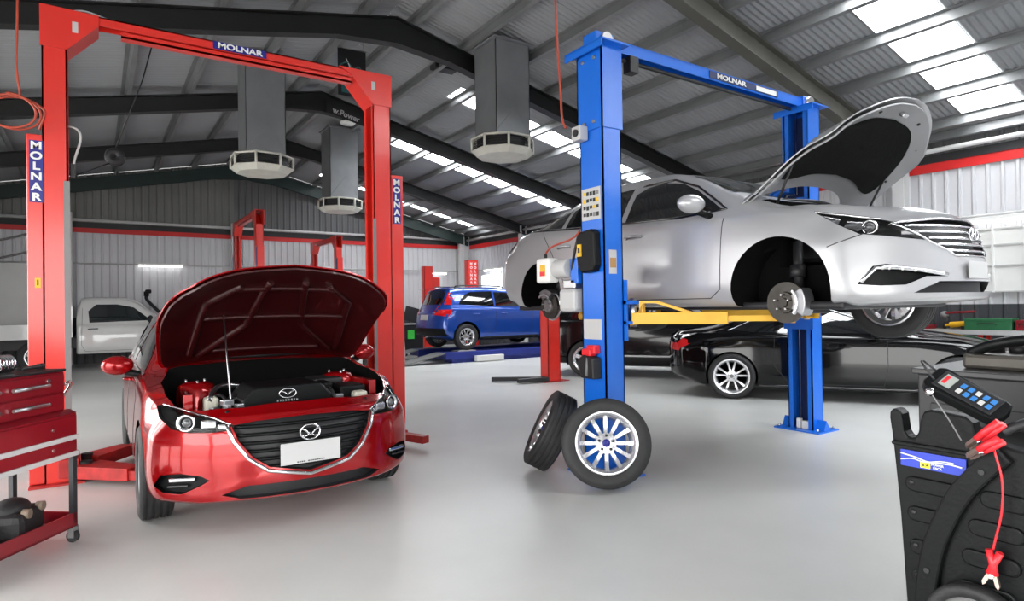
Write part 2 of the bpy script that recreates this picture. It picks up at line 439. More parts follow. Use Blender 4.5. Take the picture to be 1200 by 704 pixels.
def ontosurf(bvh, pts, d, off=0, sub=.04):
    d = V(d).normalized(); o = []; pts = [V(p) for p in pts]; res = []
    for i in range(len(pts)-1):
        k = max(1, int((pts[i+1]-pts[i]).length/sub))
        res += [pts[i].lerp(pts[i+1], j/k) for j in range(k)]
    res.append(pts[-1])
    for p in res:
        h = bvh.ray_cast(p-d*6, d)
        if h[0] is None: h = bvh.find_nearest(p)
        nn = h[1] if h[1].dot(d) < 0 else -h[1]
        o.append(h[0]+nn*off)
    return o
CUTS = {}
def boolcut(o, cutter, m):
    """queue a cutter (MB) for mesh object o, cut faces take material m; docuts() subtracts them all at once"""
    CUTS.setdefault(o.name, []).append((cutter, m))
def docuts(o):
    mats = []; mb = MB()
    for c, m in CUTS.pop(o.name, []):
        if m not in mats: mats.append(m)
        bmesh.ops.recalc_face_normals(c.bm, faces=c.bm.faces)
        for f in c.bm.faces: f.material_index = mats.index(m)
        me = bpy.data.meshes.new('t'); c.bm.to_mesh(me); c.bm.free(); mb.bm.from_mesh(me); bpy.data.meshes.remove(me)
    c = mb.build('cutter', mats, o.parent)
    md = o.modifiers.new('b', 'BOOLEAN'); md.operation = 'DIFFERENCE'; md.solver = 'EXACT'; md.object = c; md.material_mode = 'TRANSFER'; md.use_self = True
    dg = bpy.context.evaluated_depsgraph_get(); me = bpy.data.meshes.new_from_object(o.evaluated_get(dg), depsgraph=dg)
    o.modifiers.clear()
    if len(me.polygons) > 100:
        old = o.data; o.data = me; me.name = old.name; bpy.data.meshes.remove(old)
    cm = c.data; bpy.data.objects.remove(c); bpy.data.meshes.remove(cm)
def mirror(mb):
    m = MB(); me = bpy.data.meshes.new('t'); mb.bm.to_mesh(me); m.bm.from_mesh(me); bpy.data.meshes.remove(me)
    bmesh.ops.scale(m.bm, vec=(1, -1, 1), verts=m.bm.verts); bmesh.ops.reverse_faces(m.bm, faces=m.bm.faces); return m

# ------------------------------------------------------------------ wheels
def tyre_mb(r, w, rr, treads=4):
    h = w/2; p = [(rr, -h*.80), (rr+.012, -h*.92), ((rr+r)/2, -h*1.0), (r-.03, -h*.97), (r-.010, -h*.86)]
    # tread with circumferential grooves
    tw = h*.80; n = treads; gw = .008
    p.append((r-.002, -tw))
    for i in range(n):
        c = -tw + 2*tw*(i+.5+.0)/n
        p += [(r, c-gw), (r-.009, c-gw*.8), (r-.009, c+gw*.8), (r, c+gw)]
    p += [(r-.002, tw), (r-.010, h*.86), (r-.03, h*.97), ((rr+r)/2, h), (rr+.012, h*.92), (rr, h*.80)]
    return MB().lathe(p, seg=64, closed=True)
def rim_mb(rr, w, n, style, face=-1):
    """rim barrel plus spokes; outer face towards face*Y"""
    h = w/2*.82; f = face
    mb = MB()
    mb.lathe([(rr, -h), (rr+.006, -h*1.02), (rr-.012, -h*.97), (rr-.035, -h*.5), (rr-.035, h*.6), (rr-.01, h), (rr+.004, h), (rr-.012, h*1.04), (rr-.045, h*.6), (rr-.045, -h*.5), (rr-.022, -h*.93), (rr-.012, -h*1.01)] if f < 0 else
             [(rr, h), (rr+.006, h*1.02), (rr-.012, h*.97), (rr-.035, h*.5), (rr-.035, -h*.6), (rr-.01, -h), (rr+.004, -h), (rr-.012, -h*1.04), (rr-.045, -h*.6), (rr-.045, h*.5), (rr-.022, h*.93), (rr-.012, h*1.01)], seg=64)
    y0 = f*h*.80
    def spoke(a0, a1, w0, w1, th=.035, yin=.025):
        # from the hub at radius .06 angle a0 to the rim at angle a1
        q0, q1 = .055, rr-.018
        P0 = V((cos(a0)*q0, 0, sin(a0)*q0)); P1 = V((cos(a1)*q1, 0, sin(a1)*q1)); d = (P1-P0).normalized(); s = V((-d.z, 0, d.x))
        N = 5; top = []; bot = []
        for i in range(N+1):
            t = i/N; c = P0.lerp(P1, t); ww = w0+(w1-w0)*t; yy = y0 - f*yin*sin(pi*min(1, t*1.0))*.5 - f*yin*(1-t)*.6
            top.append((c+s*ww/2+V((0, yy, 0)), c-s*ww/2+V((0, yy, 0)))); bot.append((c+s*ww*.62+V((0, yy-f*th, 0)), c-s*ww*.62+V((0, yy-f*th, 0))))
        vs = [[mb.bm.verts.new(x) for x in (top[i][0], top[i][1], bot[i][1], bot[i][0])] for i in range(N+1)]
        for i in range(N):
            for k in range(4): mb.bm.faces.new((vs[i][k], vs[i][(k+1) % 4], vs[i+1][(k+1) % 4], vs[i+1][k]))
        mb.bm.faces.new(vs[0][::-1]); mb.bm.faces.new(vs[-1])
    for i in range(n):
        a = 2*pi*i/n+pi/2
        if style == 'multi': spoke(a, a, .022, .03)
        elif style == 'double': g = .5*2*pi/n*.42; spoke(a-.16, a-g, .024, .026); spoke(a+.16, a+g, .024, .026)
        elif style == 'vee': g = 2*pi/n*.30; spoke(a, a-g, .03, .022); spoke(a, a+g, .03, .022)
        elif style == 'five': spoke(a, a, .06, .07)
    yc = y0-f*.018
    mb.lathe([(.030, yc), (.075, yc-f*.004), (.085, yc-f*.03), (.03, yc-f*.04)], seg=32)
    return mb
def add_wheel(parent, c, r=.33, w=.21, rr=.22, n=5, style='double', face=-1, m=None, steer=0, dark=False):
    T = Matrix.Translation(c) @ Matrix.Rotation(steer, 4, 'Z')
    t = tyre_mb(r, w, rr).xf(T).build('wheel', M_rubber, parent, auto=30)
    rim_mb(rr, w, n, style, face).xf(T).build('rim', m or M_alloy, t, auto=35)
    h = w/2*.82; y0 = face*h*.80-face*.018
    cb = MB()
    for k in range(5):
        a = 2*pi*k/5+.3; cb.cyl((cos(a)*.05, y0+face*.004, sin(a)*.05), (cos(a)*.05, y0-face*.014, sin(a)*.05), .009, seg=6)
    cb.lathe([(.0001, y0-face*.001), (.028, y0-face*.002), (.03, y0-face*.03), (.0001, y0-face*.03)], seg=24)
    cb.xf(T).build('centre_cap', M_grey, t, auto=30)
    return t

# ------------------------------------------------------------------ car builder
def car_body_bm(sp):
    """closed body, local X from rear bumper 0 to L, Y sideways, Z up"""
    L = sp['L']; F = {k: interp(sp[k]) for k in ('ztop', 'zbelt', 'wbelt', 'wmid', 'wroof', 'drop', 'zbot')}
    def section(s):
        zt, zb, wb, wm, wr, dr, z0 = (F[k](s) for k in ('ztop', 'zbelt', 'wbelt', 'wmid', 'wroof', 'drop', 'zbot'))
        zm = z0+.48*(zb-z0); ze = zt-dr
        up = max(0, ze-zb)
        P = [(0, z0), (wm*.5, z0), (wm-.12, z0), (wm-.045, z0+.015), (wm-.015, z0+.07), (wm, zm-.1), (wm-.004, zm+.06), (wm-.018, z0+.80*(zb-z0)), (wb+.004, zb-.028), (wb-.018, zb),
             (wb-.018-(wb-.018-wr)*.18, zb+up*.22), (wb-.018-(wb-.018-wr)*.52, zb+up*.60), (wr+.02, ze-max(.012, up*.07)), (wr-.03, ze+dr*.30), (wr*.66, zt-dr*.28), (wr*.33, zt-dr*.07), (0, zt)]
        return P
    def dens(P, sub=3):
        Q = [V((a, b)) for a, b in P]; o = []
        for i in range(len(Q)-1):
            a, b = Q[i], Q[i+1]; z = Q[i-1] if i else V((-Q[1].x, Q[1].y)); c = Q[i+2] if i+2 < len(Q) else V((-Q[-2].x, Q[-2].y))
            la, lb, lc = max(1e-4, (a-z).length), max(1e-4, (b-a).length), max(1e-4, (c-b).length)
            ma = ((a-z)/la*lb + (b-a)/lb*la)/(la+lb)*lb; mbb = ((b-a)/lb*lc + (c-b)/lc*lb)/(lb+lc)*lb
            for k in range(sub):
                t = k/sub; o.append(a*(1+2*t)*(1-t)**2+ma*t*(1-t)**2+b*t*t*(3-2*t)+mbb*t*t*(t-1))
        o.append(Q[-1]); return o
    NS = sp.get('ns', 84); st = []
    for i in range(NS+1): st.append(.05+(L-.10)*i/NS)
    bm = bmesh.new(); rings = []
    def cap(front):
        s0 = L-.05 if front else .05; sg = 1 if front else -1
        P = dens(section(L if front else 0)); zc = (P[0].y+P[-1].y)/2; out = []
        for q, k in ((.022, .992), (.040, .972), (.050, .93), (.05, .8), (.05, .6), (.05, .35), (.05, .15)):
            out.append((s0+sg*q, [V((p.x*k, zc+(p.y-zc)*k)) for p in P]))
        return out, zc
    fc, zf = cap(True); rc, zr_ = cap(False)
    allr = [(s, P) for s, P in reversed(rc)] + [(s, dens(section(s))) for s in st] + fc
    fp, rp = sp['front'], sp['rear']; fl, rl = interp(fp['lean']), interp(rp['lean']); W = sp['W']
    def warp(s, y, z):
        f = sstep(L-fp['len'], L, s); g = sstep(rp['len'], 0, s)
        a = min(1.1, abs(y)/W)
        s2 = s - f*fp['c']*a**fp['p'] + g*rp['c']*a**rp['p']
        s2 += sstep(L-.5, L, s)*fl(z) - sstep(.5, 0, s)*rl(z)
        return s2
    for s, P in allr:
        row = []
        full = [(p.x, p.y) for p in P] + [(-p.x, p.y) for p in reversed(P[1:-1])]
        for y, z in full: row.append(bm.verts.new((warp(s, y, z), y, z)))
        rings.append(row)
    n = len(rings[0])
    for i in range(len(rings)-1):
        for k in range(n):
            f = bm.faces.new((rings[i][k], rings[i][(k+1) % n], rings[i+1][(k+1) % n], rings[i+1][k])); f.smooth = True
    for r_, s_, z_ in ((rings[0], 0, zr_), (rings[-1], L, zf)):
        c = bm.verts.new((warp(s_, 0, z_), 0, z_))
        for k in range(n): bm.faces.new((r_[k], r_[(k+1) % n], c)).smooth = True
    bmesh.ops.recalc_face_normals(bm, faces=bm.faces)
    return bm

class Car:
    def __init__(s, name, label, sp, paint, loc, rz, cat='car'):
        s.sp = sp; s.L = sp['L']; s.paint = paint
        s.root = thing(name, label, cat, loc, rz)          # origin: ground point under the car's middle
        s.Mw = Matrix.Translation(loc) @ Matrix.Rotation(rz, 4, 'Z')
        s.off = Matrix.Translation((-s.L/2, 0, 0))           # builder X (0..L) -> local
        bm = car_body_bm(sp); s.bvh = pickbvh(bm)
        mb = MB(); mb.bm.free(); mb.bm = bm
        s.body = mb.build('body', paint, s.root)
        # wheel arches
        for sx, r, zz in ((sp['rear_hub'], sp['arch'], sp['hubz']), (sp['front_hub'], sp['arch'], sp['hubz'])):
            for sg in (-1, 1):
                c = MB(); n = 40; W = sp['W']
                poly = [(sx+r*cos(2*pi*k/n), zz+r*sin(2*pi*k/n)) for k in range(n)]
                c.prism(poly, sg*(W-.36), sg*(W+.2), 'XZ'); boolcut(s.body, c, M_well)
    def done(s):
        docuts(s.body)
        s.body.data.transform(s.off)
        for p in s.body.data.polygons: p.use_smooth = True
        s.body.data.set_sharp_from_angle(angle=radians(38))
    def add(s, mb, name, m, parent=None, **k):
        mb.xf(s.off); return mb.build(name, m, parent or s.root, **k)
    def px(s, x, y, plane=None):
        """photo point -> point on this body's surface, builder coordinates"""
        d = (cF + cR*((x-600)/FPX) + cU*((352-y)/FPX)).normalized(); Mi = (s.Mw @ s.off).inverted()
        o = Mi @ CAM; dd = (Mi.to_3x3() @ d).normalized(); h = s.bvh.ray_cast(o, dd)
        if h[0] is None:
            best = min((s.bvh.find_nearest(o+dd*t) for t in [i*.05 for i in range(20, 400)]), key=lambda q: q[3]); return best[0]
        return h[0]
    def viewdir(s, c):
        Mi = (s.Mw @ s.off).inverted(); return (c-(Mi @ CAM)).normalized()
    def skin(s, loop, d, name, m, off=.004, sp=.05, parent=None, both=False, **k):
        mb = patch(s.bvh, loop, d, sp, off); mm = mirror(mb) if both else None
        o = s.add(mb, name, m, parent, **k)
        if mm: s.add(mm, name, m, parent, **k)
        return o
    def pocket(s, loop, d, depth, m, both=False, sp=.05):
        c = patch(s.bvh, loop, d, sp, .06, depth); cm = mirror(c) if both else None
        boolcut(s.body, c, m)
        if cm: boolcut(s.body, cm, m)
    def seam(s, lines, name='panel_gap', m=None, r=.004, both=True, off=-.001, parent=None, flat=1):
        for sg in ((1, -1) if both else (1,)):
            for pts, d in lines:
                q = ontosurf(s.bvh, pts, d, off); s.add(MB().tube([V((p.x, sg*p.y, p.z)) for p in q], r, 6, flat=flat), name, m or M_black, parent)
    def archtrim(s, m, r, w=.012):
        pass
SIDE = (0, 1, 0)     # ray direction for the right-hand side (y negative) of a car
FRONT = (-1, 0, 0); TOP = (0, 0, -1); REAR = (1, 0, 0)
def sidewin(c, loop, m=None, off=.004, name='side_window'):
    for sg in (1, -1):
        d = V((0, sg, 0)); lp = [V((a, -sg*1.2, b)) for a, b in loop]
        mb = patch(c.bvh, lp, d, .06, off); c.add(mb, name, m or M_glass)
def ushape(pts): return pts + [(a, -b) for a, b in reversed(pts) if abs(b) > 1e-6]

def mirror_part(c, p, col, sz=(.1, .115, .075), both=True, side=-1, name='wing_mirror', tilt=0):
    for sg in ((side, -side) if both else (side,)):
        y = p[1]*(-side)*sg*-1 if False else sg*abs(p[1])
        mb = MB(); R = Matrix.Rotation(sg*.2, 3, 'Z')
        mb.sph((p[0], y, p[2]), 1, (sz[0], sz[1], sz[2]), 24, R)
        q = c.add(mb, name, col)
        g = MB(); g.box((p[0]-sz[0]*.55, y, p[2]), (.05, sz[1]*1.5, sz[2]*1.35), R, .02); g.tube([(p[0]+.0, y-sg*sz[1]*.5, p[2]-sz[2]*.7), (p[0]+.03, sg*(abs(p[1])-.20), p[2]-sz[2]*1.25)], .028)
        c.add(g, 'mirror_foot', M_plast, q)

def loop_top(l): return [V((a, b, 2)) for a, b in l]
def rounded(l, corner=1):
    # half outline, spline through all points; the first `corner` points keep their straight lead-in
    h = spline([(a, b, 0) for a, b in l], 5); return ushape([(p.x, max(0, p.y)) for p in h])

# ================================================================== RED HATCHBACK
SP_RED = dict(L=4.46, W=.90, rear_hub=.85, front_hub=3.55, hubz=.315, arch=.352,
    ztop=[(0, .92), (.12, 1.03), (.45, 1.30), (.9, 1.41), (1.5, 1.455), (2.05, 1.44), (2.45, 1.355), (2.85, 1.17), (3.12, 1.02), (3.3, .985), (3.7, .945), (4.1, .875), (4.35, .81), (4.46, .765)],
    zbelt=[(0, .84), (.5, .96), (1, .955), (2, .925), (3, .905), (3.5, .87), (4.0, .815), (4.3, .765), (4.46, .72)],
    wbelt=[(0, .76), (.5, .80), (1, .845), (2, .86), (3, .86), (3.6, .85), (4.1, .82), (4.46, .79)],
    wmid=[(0, .85), (.5, .88), (1, .895), (3.6, .895), (4.1, .885), (4.46, .86)],
    wroof=[(0, .60), (.5, .61), (1, .60), (2, .60), (2.5, .63), (2.9, .68), (3.12, .705), (3.6, .70), (4.46, .64)],
    drop=[(0, .05), (1, .06), (2.2, .06), (3.0, .07), (3.2, .05), (4.46, .035)],
    zbot=[(0, .27), (.5, .2), (3.9, .19), (4.3, .21), (4.46, .235)],
    front=dict(len=1.05, c=.50, p=2.5, lean=[(.18, -.05), (.27, .0), (.4, .0), (.6, -.015), (.7, -.05), (.78, -.10)]),
    rear=dict(len=.8, c=.3, p=2.6, lean=[(.2, -.05), (.5, 0), (.9, -.1)]))
RC = Car('red_hatchback', 'dark red hatchback with its bonnet propped open between the red lift posts', SP_RED, M_redpaint, (1.115, 3.95+2.23, 0), -pi/2)
c = RC
hood_l = rounded([(3.16, 0), (3.15, .35), (3.11, .66), (3.18, .74), (3.5, .775), (3.8, .78), (4.04, .74), (4.20, .62), (4.31, .38), (4.36, 0)])
hoodmb = patch(c.bvh, loop_top(hood_l), TOP, .06, 0)
bay = MB(); bl = [(3.19, -.68), (3.5, -.75), (3.80, -.745), (4.0, -.69), (4.15, -.57), (4.255, -.35), (4.29, 0)]; bl = bl+[(a, -b) for a, b in reversed(bl[:-1])]
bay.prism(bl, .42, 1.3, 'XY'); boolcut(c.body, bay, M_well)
# grille: five sided opening with chrome wing under it
def yz(l, x=6): return [V((x, a, b)) for a, b in l]
gr = [(-.44, .695), (-.30, .715), (0, .725), (.30, .715), (.44, .695), (.405, .60), (.33, .50), (.24, .435), (0, .385), (-.24, .435), (-.33, .50), (-.405, .60)]
low = [(-.50, .285), (-.36, .335), (.36, .335), (.50, .285), (.40, .258), (-.40, .258)]
c.pocket(yz(gr), FRONT, .07, M_black); c.pocket(yz(low), FRONT, .07, M_black)
slat = MB()
for k in range(6):
    z = .43+.05*k; hw = .42 if z > .6 else .42-(.6-z)*.75
    q = [p+V((-.03, 0, 0)) for p in ontosurf(c.bvh, yz([(-hw, z), (hw, z)]), FRONT)]
    slat.tube(q, .011, 6, flat=1)
c.add(slat, 'grille', M_plast)
wing = [(-.465, .70), (-.43, .60), (-.355, .495), (-.25, .415), (0, .365), (.25, .415), (.355, .495), (.43, .60), (.465, .70)]
c.add(MB().tube(ontosurf(c.bvh, yz(wing), FRONT, .004), .013, 8), 'grille_surround', M_chrome)
# headlamps: sunk housing with ring projector, reflector and lens
lamp = [(.43, .70), (.52, .735), (.64, .765), (.76, .80), (.80, .79), (.795, .735), (.74, .675), (.66, .655), (.55, .655), (.46, .665)]
lamp = [V((6, a, b)) for a, b in lamp]
DL = V((-1, -.35, 0)).normalized()
def shear(lp, d): return [p for p in lp]
lam3 = ontosurf(c.bvh, lamp+[lamp[0]], FRONT)[:-1]
for sg in (1, -1):
    d = V((-1, -sg*.45, 0)); lp = [V((p.x, sg*p.y, p.z)) for p in lam3]
    pk = patch(c.bvh, lp, d, .04, .06, .06); boolcut(c.body, pk, M_plast)
    dn = d.normalized()
    def sh(y, z, k): 
        h = c.bvh.ray_cast(V((6, sg*y, z)), V((-1, 0, 0)))[0]; return h+dn*k
    g = MB(); p = sh(.665, .712, .012)
    hl = MB(); hl.mi = 0
    Q = (-dn).to_track_quat('Z', 'Y').to_matrix().to_4x4()
    hl.lathe([(.050, .0), (.056, .010), (.044, .014), (.036, .0), (.033, -.02), (.047, -.02)], axis='Z', seg=32).xf(Matrix.Translation(p-dn*.012) @ Q)
    ho = c.add(hl, 'headlamp', M_chrome)
    c.add(MB().sph(p+dn*.006, .032, seg=20), 'projector', M_lens, ho)
    rf = MB(); q = sh(.56, .70, .03); rf.box(q, (.09, .05, .04), Q.to_3x3(), .01)
    c.add(rf, 'reflector', M_alloy, ho); q2 = sh(.49, .688, .02); c.add(MB().box(q2, (.05, .03, .03), Q.to_3x3(), .008), 'indicator', M_alloy, ho)
    lens = patch(c.bvh, lp, d, .04, .003); gl = mat('clear_lens', (.03, .03, .03), .02, alpha=.16, spec=1); c.add(lens, 'lens', gl, ho)
    br = MB().tube(ontosurf(c.bvh, [V((6, sg*.44, .70)), V((6, sg*.52, .737)), V((6, sg*.64, .766)), V((6, sg*.76, .80))], FRONT, .003), .006, 6); c.add(br, 'lamp_trim', M_chrome, ho)
    # fog lamp pocket
    fg = ontosurf(c.bvh, yz([(sg*.56, .375), (sg*.60, .40), (sg*.70, .415), (sg*.80, .40), (sg*.835, .33), (sg*.79, .295), (sg*.70, .29), (sg*.60, .345)]), FRONT)
    pk = patch(c.bvh, fg, d, .04, .06, .05); boolcut(c.body, pk, M_plast)
    q = sh(.70, .375, .02); fo = c.add(MB().box(q, (.15, .026, .03), Q.to_3x3(), .008), 'fog_lamp', M_chrome)
    q = sh(.72, .335, .015); c.add(MB().box(q, (.12, .014, .02), Q.to_3x3(), .004), 'fog_bezel', M_blackgl, fo)
# emblem, plate
ex = c.bvh.ray_cast(V((6, 0, .60)), V((-1, 0, 0)))[0].x
em = MB(); em.tube([V((ex+.012, .062*cos(t), .625+.048*sin(t))) for t in [2*pi*k/32 for k in range(32)]], .006, 8, closed=True)
em.tube(spline([(ex+.014, -.054, .648), (ex+.016, -.03, .636), (ex+.018, 0, .610), (ex+.016, .03, .636), (ex+.014, .054, .648)]), .006, 8)
em.tube(spline([(ex+.012, -.05, .605), (ex+.014, -.03, .60), (ex+.016, 0, .612), (ex+.014, .03, .60), (ex+.012, .05, .605)]), .004, 8)
c.add(em, 'emblem', M_chrome)
pl = MB().box((ex+.022, .002, .503), (.008, .372, .134), None, .003); po = c.add(pl, 'number_plate', M_paper)
for k in range(13):
    if k != 4: c.add(MB().box((ex+.027, -.082+.0135*k, .448), (.001, .009, .008)), 'plate_marking', M_black, po)
c.seam([([V((x, -1.2, z)) for x, z in ((1.95, .9), (1.95, .26), (2.98, .26), (2.98, .88))], SIDE)])
sidewin(c, [(1.98, .955), (2.92, .945), (2.72, 1.08), (2.45, 1.225), (2.2, 1.30), (1.98, 1.335)])
sidewin(c, [(.75, 1.03), (1.0, .98), (1.9, .955), (1.9, 1.34), (1.5, 1.355), (1.1, 1.30)], name='rear_side_window')
sidewin(c, [(2.02, .94), (2.02, .925), (3.0, .915), (3.0, .93)], M_chrome, .006, 'window_trim')
c.skin(loop_top(ushape([(2.30, 0), (2.30, .45), (2.33, .56), (3.02, .63), (3.08, .4), (3.10, 0)])), TOP, 'windscreen', M_glassl, .004, .07)
c.add(MB().tube(ontosurf(c.bvh, loop_top([(3.07, -.62), (3.13, 0), (3.07, .62)]), TOP, .012), .022, 8), 'cowl', M_plast)
for y0, y1 in ((-.5, .05), (.05, .55)): c.add(MB().tube(ontosurf(c.bvh, loop_top([(3.02, y0), (2.96, y1)]), TOP, .014), .007, 6), 'wiper', M_black)
mirror_part(c, (2.76, -.985, .985), M_redpaint, (.08, .11, .075))
def handles(c, xs, y, z, m):
    for sg in (1, -1):
        for sx in xs: c.add(MB().tube(spline([(sx, sg*(y-.03), z), (sx+.04, sg*(y+.018), z+.01), (sx+.15, sg*(y+.018), z+.012), (sx+.20, sg*(y-.03), z+.01)], 4), .012, 6), 'door_handle', m)
handles(c, (1.15, 2.12), .905, .82, M_redpaint)
# hood, rotated about its hinge
def open_hood(c, mb, hinge, ang, m_out, m_in, liner=None, liner_m=None, name='bonnet', thick=.022, inner_inset=.95, ribs=None):
    M = Matrix.Translation(hinge) @ Matrix.Rotation(ang, 4, 'Y') @ Matrix.Translation(-V(hinge))
    inner = MB(); me = bpy.data.meshes.new('t'); mb.bm.to_mesh(me); inner.bm.from_mesh(me); bpy.data.meshes.remove(me)
    bmesh.ops.recalc_face_normals(mb.bm, faces=mb.bm.faces)
    if sum(f.normal.z*f.calc_area() for f in mb.bm.faces) < 0: bmesh.ops.reverse_faces(mb.bm, faces=mb.bm.faces)
    bmesh.ops.solidify(mb.bm, geom=list(mb.bm.faces), thickness=.008)
    mb.xf(M); H = c.add(mb, name, m_out, auto=30)
    bmesh.ops.scale(inner.bm, vec=(inner_inset, inner_inset, 1), verts=inner.bm.verts, space=Matrix.Translation((-3.75, 0, 0)))
    for v in inner.bm.verts: v.co.z -= .014
    if sum(f.normal.z*f.calc_area() for f in inner.bm.faces) < 0: bmesh.ops.reverse_faces(inner.bm, faces=inner.bm.faces)
    bmesh.ops.solidify(inner.bm, geom=list(inner.bm.faces), thickness=thick-.01)
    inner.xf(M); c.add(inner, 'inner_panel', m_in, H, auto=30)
    if liner:
        l = patch(c.bvh, loop_top(liner), TOP, .06, 0)
        for v in l.bm.verts: v.co.z -= .046
        if sum(f.normal.z*f.calc_area() for f in l.bm.faces) < 0: bmesh.ops.reverse_faces(l.bm, faces=l.bm.faces)
        bmesh.ops.solidify(l.bm, geom=list(l.bm.faces), thickness=.008); l.xf(M); c.add(l, 'insulation_pad', liner_m, H, auto=30)
    if ribs:
        r = MB()
        for q in ribs:
            pts = ontosurf(c.bvh, loop_top(q), TOP, -.03); r.tube(pts, .02, 6, flat=1.6)
        r.xf(M); c.add(r, 'stiffening_rib', m_in, H)
    return H, M
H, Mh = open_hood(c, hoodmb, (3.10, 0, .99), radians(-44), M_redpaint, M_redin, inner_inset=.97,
    ribs=[[(3.25, -.5), (3.6, -.2), (4.15, -.12)], [(3.25, .5), (3.6, .2), (4.15, .12)], [(3.25, -.55), (3.9, -.5), (4.1, -.3)], [(3.25, .55), (3.9, .5), (4.1, .3)], [(3.3, -.4), (3.3, .4)], [(4.05, -.35), (4.05, .35)], [(3.7, -.5), (3.7, .5)]])
rod = MB().tube([V((4.2, -.42, .84)), Mh @ V((3.72, -.36, .93))], .005, 6); c.add(rod, 'prop_rod', M_steel)
# engine bay contents
ec = MB()
ec.prism([(y, z) for y, z in ((-.30, .70), (-.34, .80), (-.26, .885), (.18, .885), (.26, .80), (.24, .70))], 3.66, 4.10, 'YZ')
eo = c.add(ec, 'engine_cover', M_plast, bevel=.015)
e2 = MB()
e2.tube([V((4.112, .055*cos(t)-.05, .835+.030*sin(t))) for t in [2*pi*k/24 for k in range(24)]], .004, 6, closed=True)
e2.tube(spline([(4.114, -.095, .85), (4.116, -.07, .842), (4.116, -.05, .826), (4.116, -.03, .842), (4.114, -.005, .85)]), .004, 6); c.add(e2, 'engine_badge', M_alloy, eo)
for k in range(8): c.add(MB().box((4.112, -.115+.018*k, .789), (.004, .011, .014)), 'engine_lettering', M_alloy, eo)
sp_ = MB().bx(4.14, 4.25, -.46, .46, .735, .775, .012)
c.add(sp_, 'radiator_support', M_plast)
for nm, m_, bxs in (('battery', M_black, [(3.35, 3.62, .26, .50, .62, .86)]), ('fuse_box', M_plast, [(3.68, 3.95, .36, .56, .68, .83)]), ('air_box', M_plast, [(3.5, 3.8, .28, .36, .6, .85), (3.28, 3.5, .0, .25, .6, .82)]),
                    ('washer_reservoir', M_liquid, [(3.80, 3.9, -.53, -.44, .68, .82)]), ('coolant_tank', M_liquid, [(4.0, 4.1, .42, .52, .66, .80)])):
    mb = MB()
    for b in bxs: mb.bx(*b, bev=.02)
    c.add(mb, nm, m_)
for sg in (-1, 1):
    t = MB().lathe([(.001, .04), (.07, .04), (.11, .02), (.13, -.02), (.13, -.25), (.001, -.25)], axis='Z', seg=24, closed=False).xf(Matrix.Translation((3.42, sg*.52, .845)))
    to = c.add(t, 'strut_tower', M_redpaint, auto=40)
    for k in range(3): c.add(MB().cyl((3.42+.07*cos(k*2.1), sg*.52+.07*sin(k*2.1), .87), (3.42+.07*cos(k*2.1), sg*.52+.07*sin(k*2.1), .90), .008), 'strut_bolt', M_steel, to)
    c.add(MB().prism([(3.22, sg*.60), (3.9, sg*.60), (3.9, sg*.655), (3.22, sg*.63)], .55, .85, 'XY'), 'inner_wing', M_redpaint)
hs = MB(); R_ = random.Random(3)
for k in range(16):
    y0, y1 = R_.uniform(-.52, .5), R_.uniform(-.52, .5); x0, x1 = R_.uniform(3.3, 4.1), R_.uniform(3.5, 4.1)
    hs.tube(bez((x0, y0, .68), (x0, y0, .84), (x1, (y0+y1)/2, .88), (x1, y0+(y1-y0)*.5, .68), 10), R_.choice((.008, .012, .018)), 6)
c.add(hs, 'engine_hoses', M_black)
for k in range(10):
    hs = MB(); y0 = R_.uniform(-.5, -.25) if k < 7 else R_.uniform(.2, .5); x0 = R_.uniform(3.7, 4.1); hs.box((x0, y0, R_.uniform(.74, .80)), (R_.uniform(.03, .08), R_.uniform(.03, .07), .04), Matrix.Rotation(R_.random(), 3, 'Z'), .006); c.add(hs, 'engine_fitting', M_alloyd)
hs = MB().tube(bez((3.9, -.5, .80), (3.7, -.45, .88), (3.6, -.38, .88), (3.62, -.25, .85), 10), .016, 8); c.add(hs, 'intake_pipe', M_steel)
c.add(MB().bx(3.3, 4.1, -.5, .5, .44, .72, .03), 'engine_block', M_cast)
for sx in (.85, 3.55):
    for sg in (-1, 1): add_wheel(c.root, (sx-c.L/2, sg*.795, .315), .315, .205, .21, 5, 'double', sg, M_alloyd)
c.done()

# ================================================================== SILVER SEDAN ON THE BLUE LIFT
SP_SIL = dict(L=4.86, W=.932, rear_hub=1.10, front_hub=3.93, hubz=.33, arch=.375, ns=92,
    ztop=[(0, .98), (.12, 1.06), (.5, 1.13), (.8, 1.19), (1.2, 1.33), (1.6, 1.43), (2.1, 1.475), (2.6, 1.46), (3.0, 1.36), (3.38, 1.19), (3.70, 1.055), (3.86, 1.01), (4.2, .965), (4.55, .90), (4.75, .85), (4.86, .80)],
    zbelt=[(0, .90), (.4, 1.02), (.9, 1.055), (1.7, 1.01), (2.4, .985), (3.1, .94), (3.7, .91), (4.14, .87), (4.5, .815), (4.86, .74)],
    wbelt=[(0, .78), (.5, .83), (1, .87), (2, .885), (3.1, .885), (3.8, .875), (4.4, .845), (4.86, .80)],
    wmid=[(0, .86), (.5, .905), (1, .93), (3.9, .932), (4.4, .92), (4.86, .88)],
    wroof=[(0, .62), (.5, .64), (1, .60), (2, .60), (2.6, .62), (3.2, .70), (3.62, .74), (4.2, .74), (4.86, .66)],
    drop=[(0, .05), (1, .06), (2.2, .065), (3.3, .075), (3.62, .06), (4.86, .04)],
    zbot=[(0, .30), (.5, .22), (1.4, .20), (3.5, .20), (4.3, .195), (4.86, .23)],
    front=dict(len=1.15, c=.58, p=2.3, lean=[(.15, -.12), (.22, -.02), (.28, .0), (.38, -.01), (.55, -.035), (.7, -.06), (.80, -.13)]),
    rear=dict(len=.9, c=.34, p=2.5, lean=[(.2, -.10), (.5, 0), (.8, -.03), (1.05, -.1)]))
SZ = 1.167
